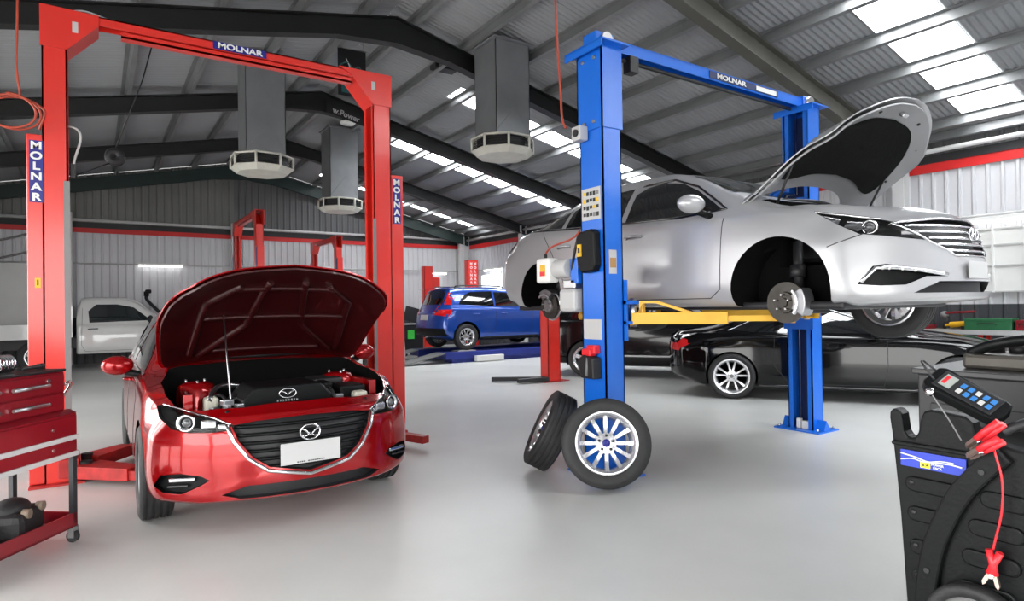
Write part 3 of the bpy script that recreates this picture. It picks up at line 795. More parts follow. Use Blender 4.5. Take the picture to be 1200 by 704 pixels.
c = Car('silver_sedan', 'silver sedan raised on the blue lift with bonnet open and near wheels off', SP_SIL, M_silver, (4.97, 1.68+2.43, SZ), -pi/2)
hl_ = rounded([(3.80, 0), (3.77, .30), (3.66, .56), (3.50, .74), (3.54, .79), (3.9, .805), (4.18, .77), (4.40, .64), (4.56, .45), (4.66, .22), (4.69, 0)])
hoodmb = patch(c.bvh, loop_top(hl_), TOP, .07, 0)
bay = MB(); bl = [(3.68, -.70), (3.95, -.74), (4.12, -.70), (4.32, -.58), (4.46, -.40), (4.55, -.18), (4.57, 0)]; bl = bl+[(a, -b) for a, b in reversed(bl[:-1])]+[(3.80, .45), (3.86, 0), (3.80, -.45)]
bay.prism(bl, .50, 1.4, 'XY'); boolcut(c.body, bay, M_well)
grl = [(-.60, .745), (-.3, .775), (0, .78), (.3, .775), (.60, .745), (.42, .62), (.24, .525), (-.24, .525), (-.42, .62)]
c.pocket(yz(grl), FRONT, .06, M_black)
c.pocket(yz([(-.56, .28), (-.40, .355), (.40, .355), (.56, .28)]), FRONT, .06, M_black)
for k in range(5):
    z = .56+.042*k; hw = .27+(z-.53)*1.35
    q = [p+V((-.004, 0, 0)) for p in ontosurf(c.bvh, yz([(-hw, z), (hw, z)]), FRONT)]; c.add(MB().tube(q, .010, 8), 'grille_bar', M_chrome)
c.add(MB().tube(ontosurf(c.bvh, yz(grl+[grl[0]]), FRONT, .002), .008, 6), 'grille_surround', M_chrome)
ex = c.bvh.ray_cast(V((6, 0, .66)), V((-1, 0, 0)))[0].x
em = MB().tube([V((ex+.012, .075*cos(t), .675+.04*sin(t))) for t in [2*pi*k/32 for k in range(32)]], .006, 8, closed=True)
em.tube([V((ex+.012, -.032, .64)), V((ex+.012, -.018, .708))], .006, 6).tube([V((ex+.012, .018, .642)), V((ex+.012, .032, .71))], .006, 6).tube([V((ex+.012, -.024, .668)), V((ex+.012, .024, .682))], .006, 6)
c.add(em, 'emblem', M_chrome)
exp_ = c.bvh.ray_cast(V((6, 0, .43)), V((-1, 0, 0)))[0].x
po = c.add(MB().box((exp_+.010, -.03, .43), (.008, .30, .115), None, .003), 'number_plate', M_paper)
# near-side lamp shapes are taken on the body surface, then mirrored
def lampset(c, lamp_px, fog_px, drl_px):
    lp = [c.px(*p) for p in lamp_px]; fg = [c.px(*p) for p in fog_px]; dr = [c.px(*p) for p in drl_px]
    for sg in (1, -1):
        d = c.viewdir(V((4.6, -.8, .6))); d = V((d.x, d.y, 0)).normalized(); d = V((d.x, sg*d.y, d.z))
        m = lambda L_: [V((p.x, sg*p.y, p.z)) for p in L_]
        pk = patch(c.bvh, m(lp), d, .04, .05, .05); boolcut(c.body, pk, M_plast)
        pk = patch(c.bvh, m(fg), d, .05, .05, .05); boolcut(c.body, pk, M_plast)
        Q = (-d).to_track_quat('Z', 'Y').to_matrix().to_4x4()
        def at(i, j, t, k):
            p = V(lp[i]).lerp(V(lp[j]), t); p = V((p.x, sg*p.y, p.z)); return p+d*k
        ho = c.add(MB().lathe([(.042, 0), (.050, .010), (.040, .014), (.034, 0), (.034, -.02), (.042, -.02)], axis='Z', seg=32).xf(Matrix.Translation(at(2, 7, .52, .012)) @ Q), 'headlamp', M_chrome)
        c.add(MB().sph(at(2, 7, .52, .022), .034, seg=20), 'projector', M_lens, ho)
        c.add(MB().box(at(3, 5, .5, .022), (.10, .035, .02), Q.to_3x3(), .008), 'indicator', M_alloyd, ho)
        for (i_, j_, ta, tb) in ((0, 8, .25, .2), (1, 7, .25, .75)):
            ctr = sum((V(lp[k]) for k in (0, 1, 8)), V())/3 if i_ == 0 else sum((V(lp[k]) for k in (1, 2, 7, 8)), V())/4
            lo_ = [V(lp[k]).lerp(ctr, .28) for k in ((0, 1, 8) if i_ == 0 else (1, 2, 7, 8))]
            c.add(patch(c.bvh, m(lo_), d, .03, -.016), 'reflector', M_chrome, ho)
        c.add(patch(c.bvh, m(lp), d, .04, .003), 'lens', mat('clear_lens', (.9, .92, .95), .02), ho)
        c.add(MB().tube(ontosurf(c.bvh, m(lp[0:3]), d, .003), .006, 6), 'lamp_trim', M_chrome, ho)
        q = ontosurf(c.bvh, m(dr), d, .002); fo = c.add(MB().tube(q, .014, 8), 'fog_lamp_strip', M_chrome)
        for t in (.3, .42, .54, .66):
            p = q[int(t*(len(q)-1))]; c.add(MB().sph(p+V((0, 0, -.004))-d*.008, .010, seg=10), 'lamp_bead', M_white, fo)
Bp = lambda l: [(840+a/3.333, 220+b/3.333) for a, b in l]
lampset(c, Bp([(380, 96), (500, 108), (640, 124), (770, 150), (812, 203), (740, 196), (650, 187), (555, 180), (480, 148)]),
        Bp([(548, 377), (608, 305), (660, 297), (780, 312), (905, 332), (905, 345), (820, 345), (740, 378), (640, 382)]), Bp([(560, 370), (620, 312), (700, 312), (800, 322), (900, 338)]))
c.seam([([V((x, -1.2, z)) for x, z in ((2.30, .98), (2.28, .5), (2.30, .27), (3.36, .27), (3.46, .34), (3.47, .90))], SIDE), ([V((x, -1.2, z)) for x, z in ((1.10, 1.04), (1.3, .8), (1.5, .5), (1.6, .27), (2.28, .27))], SIDE), ([V((x, -1.2, z)) for x, z in ((4.28, .60), (4.42, .66), (4.5, .70))], SIDE)])
sidewin(c, [(2.37, .995), (2.38, 1.26), (2.50, 1.315), (2.70, 1.325), (2.92, 1.28), (3.12, 1.18), (3.42, .975), (3.0, .97)])
sidewin(c, [(1.47, 1.04), (1.47, 1.23), (1.65, 1.29), (1.95, 1.33), (2.31, 1.335), (2.30, 1.00)], name='rear_side_window')
sidewin(c, [(.84, 1.085), (1.15, 1.18), (1.41, 1.235), (1.40, 1.045)], name='quarter_window')
c.seam([([V((x, -1.2, z)) for x, z in ((2.42, 1.34), (2.8, 1.335), (3.1, 1.22), (3.46, .975), (3.0, .955), (2.3, .985), (1.5, 1.022), (.80, 1.07))], SIDE)], name='window_trim', m=M_blackgl, r=.011, off=.004)
# seat back seen through the near door glass
c.skin(loop_top(ushape([(2.86, 0), (2.88, .42), (2.92, .56), (3.42, .68), (3.60, .4), (3.68, 0)])), TOP, 'windscreen', M_glassl, .004, .07)
c.skin(loop_top(ushape([(.62, 0), (.64, .45), (.72, .55), (1.45, .52), (1.50, .3), (1.52, 0)])), TOP, 'rear_window', M_glass, .004, .07)
c.skin(yz([(-.80, .86), (-.55, .84), (-.55, .96), (-.66, .99), (-.82, .96)], -2), REAR, 'tail_lamp', M_redlens, .006, .05, both=True)
c.skin([V((x, -2, z)) for x, z in ((-.2, .83), (-.2, 1.02), (.20, 1.00), (.50, .985), (.36, .90), (.10, .84))], SIDE, 'tail_lamp_side', M_redlens, .007, .05, both=True)
mirror_part(c, (3.30, -1.06, 1.02), M_silver, (.075, .125, .075))
handles(c, (1.42, 2.42), .945, .83, M_silver)
c.add(MB().bx(.5, 4.35, -.80, .80, .175, .235, .02), 'underbody', M_black)
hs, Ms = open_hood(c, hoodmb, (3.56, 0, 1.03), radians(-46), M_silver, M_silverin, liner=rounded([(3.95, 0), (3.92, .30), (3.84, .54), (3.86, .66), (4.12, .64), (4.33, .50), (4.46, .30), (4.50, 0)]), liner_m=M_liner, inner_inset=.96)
for sg in (-1, 1): c.add(MB().tube([V((3.78, sg*.66, .97)), Ms @ V((4.0, sg*.68, .93))], .010, 8), 'gas_strut', M_black)
for q in ((4.54, -.3), (4.54, .3), (4.35, -.60), (4.35, .60), (4.0, -.70), (4.0, .70)):
    p = ontosurf(c.bvh, [V((q[0], q[1], 2)), V((q[0], q[1]+.001, 2))], TOP, -.036)[0]
    c.add(MB().cyl(p, p+V((0, 0, -.012)), .012, seg=10).xf(Ms), 'rubber_stop', M_black, hs)
p = ontosurf(c.bvh, [V((4.57, 0, 2)), V((4.57, .001, 2))], TOP, -.036)[0]
c.add(MB().box(p+V((0, 0, -.02)), (.03, .07, .04), None, .008).xf(Ms), 'latch', M_steel, hs)
c.add(MB().bx(3.80, 4.40, -.5, .5, .52, .80, .04), 'engine_block', M_plast)
c.add(MB().tube(spline([(3.46, -.68, 1.05), (3.66, -.40, 1.04), (3.74, 0, 1.05), (3.66, .40, 1.04), (3.46, .68, 1.05)], 8), .022, 8), 'cowl', M_plast)
# brakes on the near (right) side, wheels on the far side
for sx, rr in ((3.93, .150), (1.10, .145)):
    zc = .228; yb = -.79
    T = Matrix.Translation((sx, yb, zc))
    rot = c.add(MB().lathe([(.055, -.012), (rr, -.012), (rr, .012), (.055, .012)], seg=56).xf(T), 'brake_disc', M_cast, auto=30)
    c.add(MB().lathe([(.001, -.05), (.032, -.05), (.036, -.035), (.075, -.033), (.080, -.013), (.001, -.013)], seg=40, closed=False).xf(T), 'hub', M_cast if sx > 2 else M_steel, rot, auto=30)
    for k in range(5):
        a = 2*pi*k/5+.3; c.add(MB().cyl((sx+.056*cos(a), yb-.035, zc+.056*sin(a)), (sx+.056*cos(a), yb-.075, zc+.056*sin(a)), .007, seg=8), 'wheel_stud', M_steel, rot)
    a0, a1 = (-.55, .62) if sx > 2 else (.9, 2.2)
    cal = MB(); ap = arc_pts((0, 0), rr-.06, a0, a1, 8, '2D')+arc_pts((0, 0), rr+.035, a1, a0, 8, '2D')
    cal.prism(ap, -.075, .05, 'XZ').xf(T); co = c.add(cal, 'brake_caliper', M_alloyd, bevel=.008)
    cl = MB(); ap = arc_pts((0, 0), rr-.03, a0-.12, a1+.12, 8, '2D')+arc_pts((0, 0), rr-.008, a1+.12, a0-.12, 8, '2D'); cl.prism(ap, -.098, -.07, 'XZ').xf(T); c.add(cl, 'caliper_bracket', M_alloy, co, bevel=.005)
    c.add(MB().cyl((sx+.02, -.66, zc+.08), (sx-.02, -.60, .68), .035).cyl((sx, -.64, zc+.18), (sx-.01, -.62, .50), .055), 'suspension_strut', M_black)
    c.add(MB().box((sx, -.55, zc-.06), (.12, .45, .05), None, .01), 'control_arm', M_black)
    add_wheel(c.root, (sx-c.L/2, .80, .24), .334, .215, .225, 12, 'multi', 1)
sh_ = MB().lathe([(.10, .016), (.155, .016), (.165, .03), (.10, .03)], seg=40).xf(Matrix.Translation((1.10, -.79, .228))); c.add(sh_, 'backing_plate', M_alloy)
c.done()

# ================================================================== OTHER CARS
SP_COUPE = dict(L=4.68, W=.925, rear_hub=.98, front_hub=3.75, hubz=.33, arch=.36,
    ztop=[(0, .93), (.1, .985), (.5, 1.01), (.75, 1.06), (1.3, 1.26), (1.8, 1.36), (2.2, 1.375), (2.6, 1.33), (3.0, 1.18), (3.3, 1.02), (3.5, .98), (4.0, .91), (4.4, .82), (4.68, .74)],
    zbelt=[(0, .86), (.4, .955), (1.2, .95), (2.2, .92), (3.2, .90), (3.8, .86), (4.3, .77), (4.68, .68)],
    wbelt=[(0, .76), (.6, .84), (1.2, .87), (3.2, .87), (4, .85), (4.68, .78)], wmid=[(0, .84), (.6, .91), (3.9, .92), (4.68, .86)],
    wroof=[(0, .6), (.7, .62), (1.5, .58), (2.3, .58), (3.0, .66), (3.3, .72), (4.68, .64)], drop=[(0, .045), (2, .06), (3.2, .06), (4.68, .04)],
    zbot=[(0, .30), (.5, .19), (4.2, .17), (4.68, .22)],
    front=dict(len=1.1, c=.5, p=2.4, lean=[(.15, -.08), (.25, 0), (.5, 0), (.75, -.10)]), rear=dict(len=.85, c=.32, p=2.5, lean=[(.2, -.10), (.45, 0), (.75, 0), (.95, -.05)]))
def generic(c, wins, screen, rear, paint, tail, lamps=True, spk=5, style='double', r=.33, rr=.225, rimm=None, handle=(1.9,), hz=.78, plate=True, gaps=None):
    for i, wl in enumerate(wins): sidewin(c, wl, name=('side_window', 'rear_side_window', 'quarter_window')[i])
    c.skin(loop_top(ushape(screen)), TOP, 'windscreen', M_glassl, .004, .08); c.skin(loop_top(ushape(rear)), TOP, 'rear_window', M_glass, .004, .08)
    if tail: c.skin(yz(tail, -2), REAR, 'tail_lamp', M_redlens, .006, .05, both=True)
    handles(c, handle, c.sp['W']-.015, hz, paint)
    if gaps:
        for g in gaps: c.seam([([V((x, -1.3, z)) for x, z in g], SIDE)])
    for sx in (c.sp['rear_hub'], c.sp['front_hub']):
        for sg in (-1, 1): add_wheel(c.root, (sx-c.L/2, sg*(c.sp['W']-.115), r), r, .22, rr, spk, style, sg, rimm)
    c.add(MB().bx(.6, c.L-.7, -c.sp['W']+.14, c.sp['W']-.14, c.sp['zbot'][1][1]-.03, c.sp['zbot'][1][1]+.04, .02), 'underbody', M_black)
ha = radians(33.7); fw = V((sin(ha), -cos(ha), 0)); lf = V((-fw.y, fw.x, 0))
loc = V((7.68, 5.68, 0)) + fw*(2.34-.98) + lf*.86
c = Car('black_coupe', 'glossy black coupe parked on the floor behind the far blue lift post', SP_COUPE, M_blackcar, loc, atan2(fw.y, fw.x))
c.pocket(yz([(-.5, .60), (.5, .60), (.4, .35), (-.4, .35)]), FRONT, .05, M_black)
generic(c, [[(1.62, .965), (1.66, 1.22), (1.95, 1.275), (2.3, 1.25), (2.7, 1.10), (2.92, .95)], [(.98, 1.0), (1.25, 1.11), (1.58, 1.21), (1.55, .965), (1.3, .965)]],
    [(2.52, 0), (2.55, .5), (3.22, .66), (3.30, 0)], [(.74, 0), (.76, .5), (1.42, .5), (1.45, 0)], M_blackcar, [(-.84, .80), (-.50, .80), (-.50, .70), (-.80, .69)],
    style='double', rr=.25, handle=(1.72,), gaps=[[(2.95, .90), (2.95, .5), (2.90, .25), (1.75, .25), (1.55, .5), (1.56, .93)], [(3.35, .865), (3.0, .875), (2, .895), (1.0, .90)]])
tl = [(800, 396), (806, 398), (806, 404), (796, 408), (795, 400)]
tl = [c.px(*p) for p in tl]
for sg in (1, -1): c.add(patch(c.bvh, [V((p.x, sg*p.y, p.z)) for p in tl], (0, sg, 0), .03, .006), 'tail_lamp_side', M_redlens)
c.seam([([V((x, -1.3, z)) for x, z in ((2.96, .945), (2.70, 1.13), (2.3, 1.275), (1.95, 1.30), (1.6, 1.25), (1.25, 1.13), (.94, .99))], SIDE)], name='window_trim', m=M_chrome, r=.008, off=.004)
c.seam([([V((x, 0, 2)) for x in ()] or [V((4.66, -.6, 2)), V((4.67, .6, 2))], TOP)], name='bonnet_edge', both=False)
c.seam([([V((1.35, -1.3, .21)), V((3.3, -1.3, .21))], SIDE)], name='sill_trim', m=M_blackgl, r=.02)
mirror_part(c, (2.82, -1.0, .95), M_blackcar, (.07, .11, .065)); c.done()

SP_SUV = dict(L=4.30, W=.90, rear_hub=.80, front_hub=3.47, hubz=.34, arch=.385,
    ztop=[(0, .98), (.08, 1.12), (.25, 1.38), (.45, 1.56), (.9, 1.615), (1.6, 1.63), (2.2, 1.58), (2.6, 1.44), (2.95, 1.20), (3.1, 1.12), (3.6, 1.06), (4.1, .96), (4.30, .88)],
    zbelt=[(0, .95), (.3, 1.10), (1, 1.09), (2, 1.05), (3, 1.01), (3.6, .97), (4.0, .90), (4.3, .82)],
    wbelt=[(0, .78), (.5, .83), (3, .84), (4, .80), (4.3, .76)], wmid=[(0, .85), (.5, .885), (3.6, .89), (4.3, .84)],
    wroof=[(0, .66), (.5, .64), (2, .62), (2.6, .66), (3.1, .70), (4.3, .64)], drop=[(0, .05), (1, .06), (3, .06), (4.3, .05)],
    zbot=[(0, .36), (.5, .25), (3.8, .24), (4.3, .28)],
    front=dict(len=1.0, c=.42, p=2.5, lean=[(.2, -.06), (.35, 0), (.7, 0), (.9, -.08)]), rear=dict(len=.7, c=.22, p=2.8, lean=[(.3, -.05), (.5, 0), (.7, -.02), (.95, -.06), (1.2, -.10), (1.6, -.16)]))
c = Car('blue_suv', 'bright blue compact SUV standing on the blue drive-on ramps', SP_SUV, M_bluecar, (7.0+2.15, 14.50, .30), 0)
generic(c, [[(1.72, 1.10), (1.72, 1.47), (2.1, 1.46), (2.45, 1.34), (2.75, 1.13), (2.5, 1.09)], [(.62, 1.16), (.75, 1.38), (1.0, 1.47), (1.66, 1.49), (1.66, 1.10)]],
    [(2.35, 0), (2.38, .5), (2.92, .64), (3.0, 0)], [(.30, 0), (.30, .4), (.40, .45), (.41, 0)], M_bluecar, [(-.84, 1.00), (-.45, .97), (-.45, .90), (-.84, .86)],
    style='vee', rr=.22, handle=(1.0, 1.85), hz=.9, gaps=[[(1.70, 1.05), (1.68, .6), (1.5, .36), (2.6, .36), (2.85, .5), (2.88, 1.0)]])
c.skin(yz([(-.56, 1.16), (-.50, 1.46), (.50, 1.46), (.56, 1.16)], -2), REAR, 'tailgate_window', M_glass, .005, .06)
c.skin(yz([(-.77, 1.15), (-.70, 1.46), (-.60, 1.46), (-.64, 1.15)], -2), REAR, 'tail_lamp_upper', M_redlens, .007, .05, both=True)
c.skin([V((x, -2, z)) for x, z in ((-.2, .87), (-.2, 1.02), (.42, 1.03), (.2, .90))], SIDE, 'tail_lamp_side', M_redlens, .007, .05, both=True)
c.skin(yz([(-.22, .76), (.22, .76), (.22, .90), (-.22, .90)], -2), REAR, 'number_plate', M_paper, .012, .05)
c.skin(yz([(-.84, .38), (.84, .38), (.82, .56), (-.82, .56)], -2), REAR, 'rear_skirt', M_plast, .010, .05)
c.seam([([V((x, -1.3, z)) for x, z in ((1.2, .28), (3.05, .28))], SIDE)], name='sill_cladding', m=M_plast, r=.045)
for sg in (-1, 1): c.add(MB().tube(spline([(.6, sg*.60, 1.58), (.75, sg*.60, 1.64), (1.9, sg*.60, 1.63), (2.1, sg*.61, 1.57)], 6), .015, 8), 'roof_rail', M_black)
c.add(MB().prism([(.10, 1.56), (.35, 1.60), (.55, 1.60), (.45, 1.57)], -.55, .55, 'XZ'), 'roof_spoiler', M_bluecar); mirror_part(c, (2.72, -1.0, 1.12), M_bluecar, (.08, .12, .09)); c.done()

ha = radians(33.7); fw = V((sin(ha), -cos(ha), 0)); lf = V((-fw.y, fw.x, 0))
SPD = dict(SP_SUV); SPD['L'] = 4.6; SPD['rear_hub'] = 1.02; SPD['front_hub'] = 3.75
for k in ('ztop', 'zbelt', 'wbelt', 'wmid', 'wroof', 'drop', 'zbot'): SPD[k] = [(a*4.6/4.3, b) for a, b in SP_SUV[k]]
loc = V((7.88, 9.16, 0)) + fw*(2.3-1.02) + lf*.86
c = Car('charcoal_wagon', 'dark charcoal wagon behind the short red post and near blue lift post', SPD, M_charcar, loc, atan2(fw.y, fw.x))
generic(c, [[(1.85, 1.12), (1.85, 1.47), (2.25, 1.46), (2.6, 1.34), (2.92, 1.13)], [(.66, 1.16), (.8, 1.38), (1.07, 1.47), (1.78, 1.49), (1.78, 1.12)]],
    [(2.50, 0), (2.55, .5), (3.1, .64), (3.2, 0)], [(.32, 0), (.32, .4), (.43, .45), (.44, 0)], M_charcar, [(-.84, 1.06), (-.5, 1.03), (-.5, .92), (-.84, .88)], style='five', spk=5, r=.345, rr=.24, handle=(1.1, 2.0), hz=.9)
c.skin([V((x, -2, z)) for x, z in ((-.2, .90), (-.2, 1.06), (.40, 1.08), (.25, .94))], SIDE, 'tail_lamp_side', M_redlens, .007, .05, both=True)
c.seam([([V((1.45, -1.3, .42)), V((3.2, -1.3, .42))], SIDE)], name='sill_trim', m=M_lightgrey, r=.018); c.done()

SPW = dict(SP_RED); c = Car('white_hatchback', 'white hatchback mostly hidden behind the red hatchback and right red post', SPW, M_whitecar, (3.62, 13.3, 0), 0)
generic(c, [[(1.98, .955), (2.92, .945), (2.72, 1.08), (2.45, 1.225), (2.2, 1.30), (1.98, 1.335)], [(.75, 1.03), (1.0, .98), (1.9, .955), (1.9, 1.34), (1.5, 1.355), (1.1, 1.30)]],
    [(2.30, 0), (2.33, .56), (3.02, .63), (3.10, 0)], [(.20, 0), (.20, .4), (.5, .45), (.55, 0)], M_whitecar, None, r=.315, rr=.21, handle=(1.15, 2.12), hz=.82); c.done()

# white ute: cab body by the same builder, with tray behind
SP_UTE = dict(L=3.45, W=.88, rear_hub=-2, front_hub=2.55, hubz=.36, arch=.42,
    ztop=[(0, 1.62), (.06, 1.74), (.3, 1.78), (.9, 1.78), (1.25, 1.70), (1.6, 1.42), (1.85, 1.20), (1.95, 1.14), (2.6, 1.08), (3.2, 1.0), (3.45, .93)],
    zbelt=[(0, 1.10), (1, 1.08), (2, 1.05), (3, .96), (3.45, .88)], wbelt=[(0, .83), (2, .83), (3, .82), (3.45, .78)], wmid=[(0, .87), (2.5, .875), (3.45, .85)],
    wroof=[(0, .66), (1.2, .66), (1.95, .72), (3.45, .68)], drop=[(0, .06), (1.2, .07), (3.45, .05)], zbot=[(0, .38), (3, .38), (3.45, .42)],
    front=dict(len=.8, c=.3, p=2.6, lean=[(.3, -.05), (.5, 0), (.95, -.06)]), rear=dict(len=.3, c=.03, p=3, lean=[(.3, 0), (1.2, 0), (1.7, -.06)]))
c = Car('white_ute', 'white tray-back ute with snorkel against the far wall left of the red hatchback', SP_UTE, M_whitecar, (-.42+1.72, 18.95, 0), 0)
sidewin(c, [(.28, 1.14), (.26, 1.42), (.42, 1.58), (.85, 1.58), (1.2, 1.50), (1.58, 1.17)], M_glassl)
c.skin(loop_top(ushape([(1.28, 0), (1.30, .55), (1.80, .68), (1.88, 0)])), TOP, 'windscreen', M_glassl, .004, .08)
c.seam([([V((x, -1.3, z)) for x, z in ((.14, 1.5), (.12, .6), (.2, .45), (1.45, .45), (1.68, .6), (1.72, 1.08))], SIDE)])
handles(c, (.25,), .875, .98, M_black)
c.add(MB().tube(spline([(2.2, -.86, .95), (2.05, -.88, 1.10), (1.78, -.84, 1.35), (1.50, -.78, 1.68), (1.48, -.78, 1.80)], 6), .04, 10), 'snorkel', M_plast)
c.add(MB().cyl((1.48, -.78, 1.78), (1.48, -.78, 1.90), .06).box((1.52, -.78, 1.90), (.14, .12, .10), None, .03), 'snorkel_head', M_plast)
mirror_part(c, (1.55, -1.0, 1.2), M_black, (.06, .11, .10))
for sg in (-1, 1):
    add_wheel(c.root, (2.55-c.L/2, sg*.76, .37), .37, .24, .22, 5, 'five', sg); add_wheel(c.root, (-.75-c.L/2, sg*.76, .37), .37, .24, .22, 5, 'five', sg)
c.add(MB().bx(-2.1, -.08, -.88, .88, .80, .84), 'tray_floor', M_grey)
for sg in (-1, 1): c.add(MB().bx(-2.1, -.08, sg*.87, sg*.90, .78, 1.12), 'tray_side', M_whitecar)
c.add(MB().bx(-.10, -.05, -.88, .88, .8, 1.55), 'headboard', M_whitecar); c.add(MB().bx(-2.1, .3, -.45, .45, .52, .78), 'chassis', M_black)
c.done()

# ================================================================== RED TWO-POST LIFTS
def nameplate(parent, x, y, z0, z1, letters=True, s=.085, rz=None):
    b = MB().bx(x-.045, x+.045, y-.006, y, z0, z1).build('nameplate', M_navy, parent)
    if letters:
        n = 6
        for i, ch in enumerate('MOLNAR'):
            text('nameplate_letter', ch, s, M_white, b, (x, y-.008, z1-(i+.5)*(z1-z0)/n-.002), (1, 0, 0), (0, 0, 1), .0015, .035, 1.15)
    return b
def red_lift(label, loc, rz, W=3.25, H=3.9, full=True, group=None):
    """local X along the overhead beam, front towards -Y; posts at both ends, controls covers outside"""
    t = thing('two_post_lift', label, 'car lift', loc, rz, group)
    D = .26 if full else .17
    def post(x0, x1, inner):     # channel column, open towards the bay
        mb = MB(); out = x0 if inner > 0 else x1
        mb.bx(out, out+inner*.012, 0, D, 0, H-.32); mb.bx(x0, x1, 0, .012, 0, H-.32); mb.bx(x0, x1, D-.012, D, 0, H-.32)
        inn = x1 if inner > 0 else x0
        mb.bx(inn, inn-inner*.012, 0, .05, 0, H-.32); mb.bx(inn, inn-inner*.012, D-.05, D, 0, H-.32)
        return mb.build('post', M_redlift, t)
    a = (.10, .27); b = (W-.335, W-.135)
    pl_, pr_ = post(*a, 1), post(*b, -1)
    for (x0, x1), sg in ((a, 1), (b, -1)):
        MB().bx(x0-.10, x1+.10, -.08, D+.08, 0, .015).build('base_plate', M_reddirty, t)
    # covers
    c1 = MB().bx(0, .105, .0, D-.02, .02, 2.84).build('cover', M_redlift, t, bevel=.006)
    c2 = MB().bx(W-.14, W, .0, D-.02, .02, 2.84).build('cover', M_redlift, t, bevel=.006)
    # gusset plates and the overhead beam
    def gus(pts, y0, y1): return MB().prism(pts, y0, y1, 'XZ')
    ml = [(a[0]-.01, H-.33), (a[1], H-.33), (a[1]+.22, H-.09), (a[1]+.22, H), (a[0]-.01, H+.01)]
    mr = [(b[1]+.01, H-.33), (b[0], H-.33), (b[0]-.23, H-.06), (b[0]-.36, H+.01), (b[1]+.01, H+.01)]
    for pts, nm in ((ml, 'left'), (mr, 'right')):
        g = gus(pts, -.012, 0); g2 = gus(pts, D, D+.012); gg = merge([g, g2])
        q0, q1 = pts[1], pts[2]
        gg.prism([q0, q1, (q1[0], q1[1]+.012), (q0[0], q0[1]+.012)], 0, D, 'XZ'); gg.bx(min(p[0] for p in pts), max(p[0] for p in pts), 0, D, H-.005, H+.008)
        G = gg.build('gusset', M_redlift, t)
        if full:
            xs = sum(p[0] for p in pts)/5
            MB().bx(xs+.02, xs+.06, -.014, -.011, H-.18, H-.09).build('gusset_slot', M_lightgrey, G)
    bm_ = MB().bx(a[1]+.22, b[0]-.2, .0, .012, H-.075, H).bx(a[1]+.2, b[0]-.2, 0, .13, H-.012, H).bx(a[1]+.2, b[0]-.2, .118, .13, H-.075, H)
    ob = bm_.build('overhead_beam', M_redlift, t)
    MB().bx(a[1]+.38, b[0]-.22, .02, .11, H-.135, H-.115).bx(a[1]+.38, b[0]-.22, .02, .028, H-.14, H-.085).build('cut_off_bar', M_redlift, t)
    if full:
        n = MB().bx(1.37, 1.84, -.006, .0, H-.072, H-.002).build('nameplate', M_navy, ob); text('nameplate_letters', 'MOLNAR', .072, M_white, n, (1.605, -.008, H-.037), (1, 0, 0), (0, 0, 1), .0015, .03, 1.32)
        MB().tube(spline([(.28, .05, H+.01), (.40, .05, H+.04), (.6, .05, H+.0), (.62, .05, H-.01)], 6), .008, 6).build('hydraulic_hose', M_lightgrey, t)
    nameplate(c1, .062, .0, 2.29, 2.79, full); nameplate(c2, W-.075, .0, 2.31, 2.80, full)
    if full:
        s1 = MB().bx(.048, .085, -.004, 0, 1.60, 1.68).build('number_sticker', M_sticker, c1); text('sticker_digit', '1', .06, M_black, s1, (.066, -.006, 1.64), (1, 0, 0), (0, 0, 1), .001, .03)
        MB().bx(a[1]-.03, a[1]+.012, -.012, .0, .6, 2.48).build('cable_cover', M_grey, pl_); MB().bx(b[0]-.012, b[0]+.02, -.012, .0, .6, 2.35).build('cable_cover', M_grey, pr_)
        MB().tube(bez((a[1], .06, 2.95), (a[1]+.18, .06, 2.95), (a[1]+.02, .05, 2.7), (a[1]+.04, .05, 2.62)), .01, 8).build('air_hose', M_lightgrey, t)
        MB().bx(a[1]+.012, a[1]+.05, .04, .08, 2.52, 2.64, .005).build('hose_coupling', M_black, t)
    # carriages with swing arms
    for (x0, x1), inner in ((a, 1), (b, -1)):
        xi = x1 if inner > 0 else x0
        ca = MB().bx(xi-inner*.08, xi+inner*.06, -.05, D+.05, .05, .20).build('carriage', M_reddirty, t, bevel=.006)
    def arm(p, q, w0=.17, w1=.11, pad=True):
        p, q = V((*p, 0)), V((*q, 0)); d = (q-p).normalized(); n = V((-d.y, d.x, 0)); L_ = (q-p).length
        mb = MB(); z0, z1 = .05, .15
        mb.prism([tuple((p+n*w0/2).xy), tuple((p+d*L_*.62+n*w1/2).xy), tuple((p+d*L_*.62-n*w1/2).xy), tuple((p-n*w0/2).xy)], z0, z1, 'XY')
        A = mb.build('swing_arm', M_reddirty, t, bevel=.004)
        w2 = w1*.78; r_ = p+d*L_*.45
        MB().prism([tuple((r_+n*w2/2).xy), tuple((q+n*w2/2).xy), tuple((q-n*w2/2).xy), tuple((r_-n*w2/2).xy)], z0+.01, z1-.02, 'XY').build('arm_extension', M_reddirty, A)
        if pad:
            P_ = MB().cyl(q+V((0, 0, z0-.01)), q+V((0, 0, .14)), .03, seg=16).cyl(q+V((0, 0, .14)), q+V((0, 0, .165)), .06, seg=24).build('lifting_pad', M_black, A)
        MB().cyl(p+V((0, 0, .02)), p+V((0, 0, .17)), .045, seg=20).build('pivot_pin', M_black, A)
    return t, arm, a, b
t, arm, a, b = red_lift('tall red two-post lift framing the red hatchback, numbered 1', (-.457, 6.25, 0), 0)
arm((.38, -.03), (.90, -.66), .24, .14); arm((.38, .30), (.88, .82), .24, .14)
arm((2.86, .02), (3.14, -.72), .14, .11, False); arm((2.82, .30), (2.35, .95), .17, .12)
t, arm, a, b = red_lift('smaller-looking red two-post lift far behind, left of the two seen over the open red bonnet', (2.98, 17.55, 0), -pi/2, 3.0, 3.65, False)
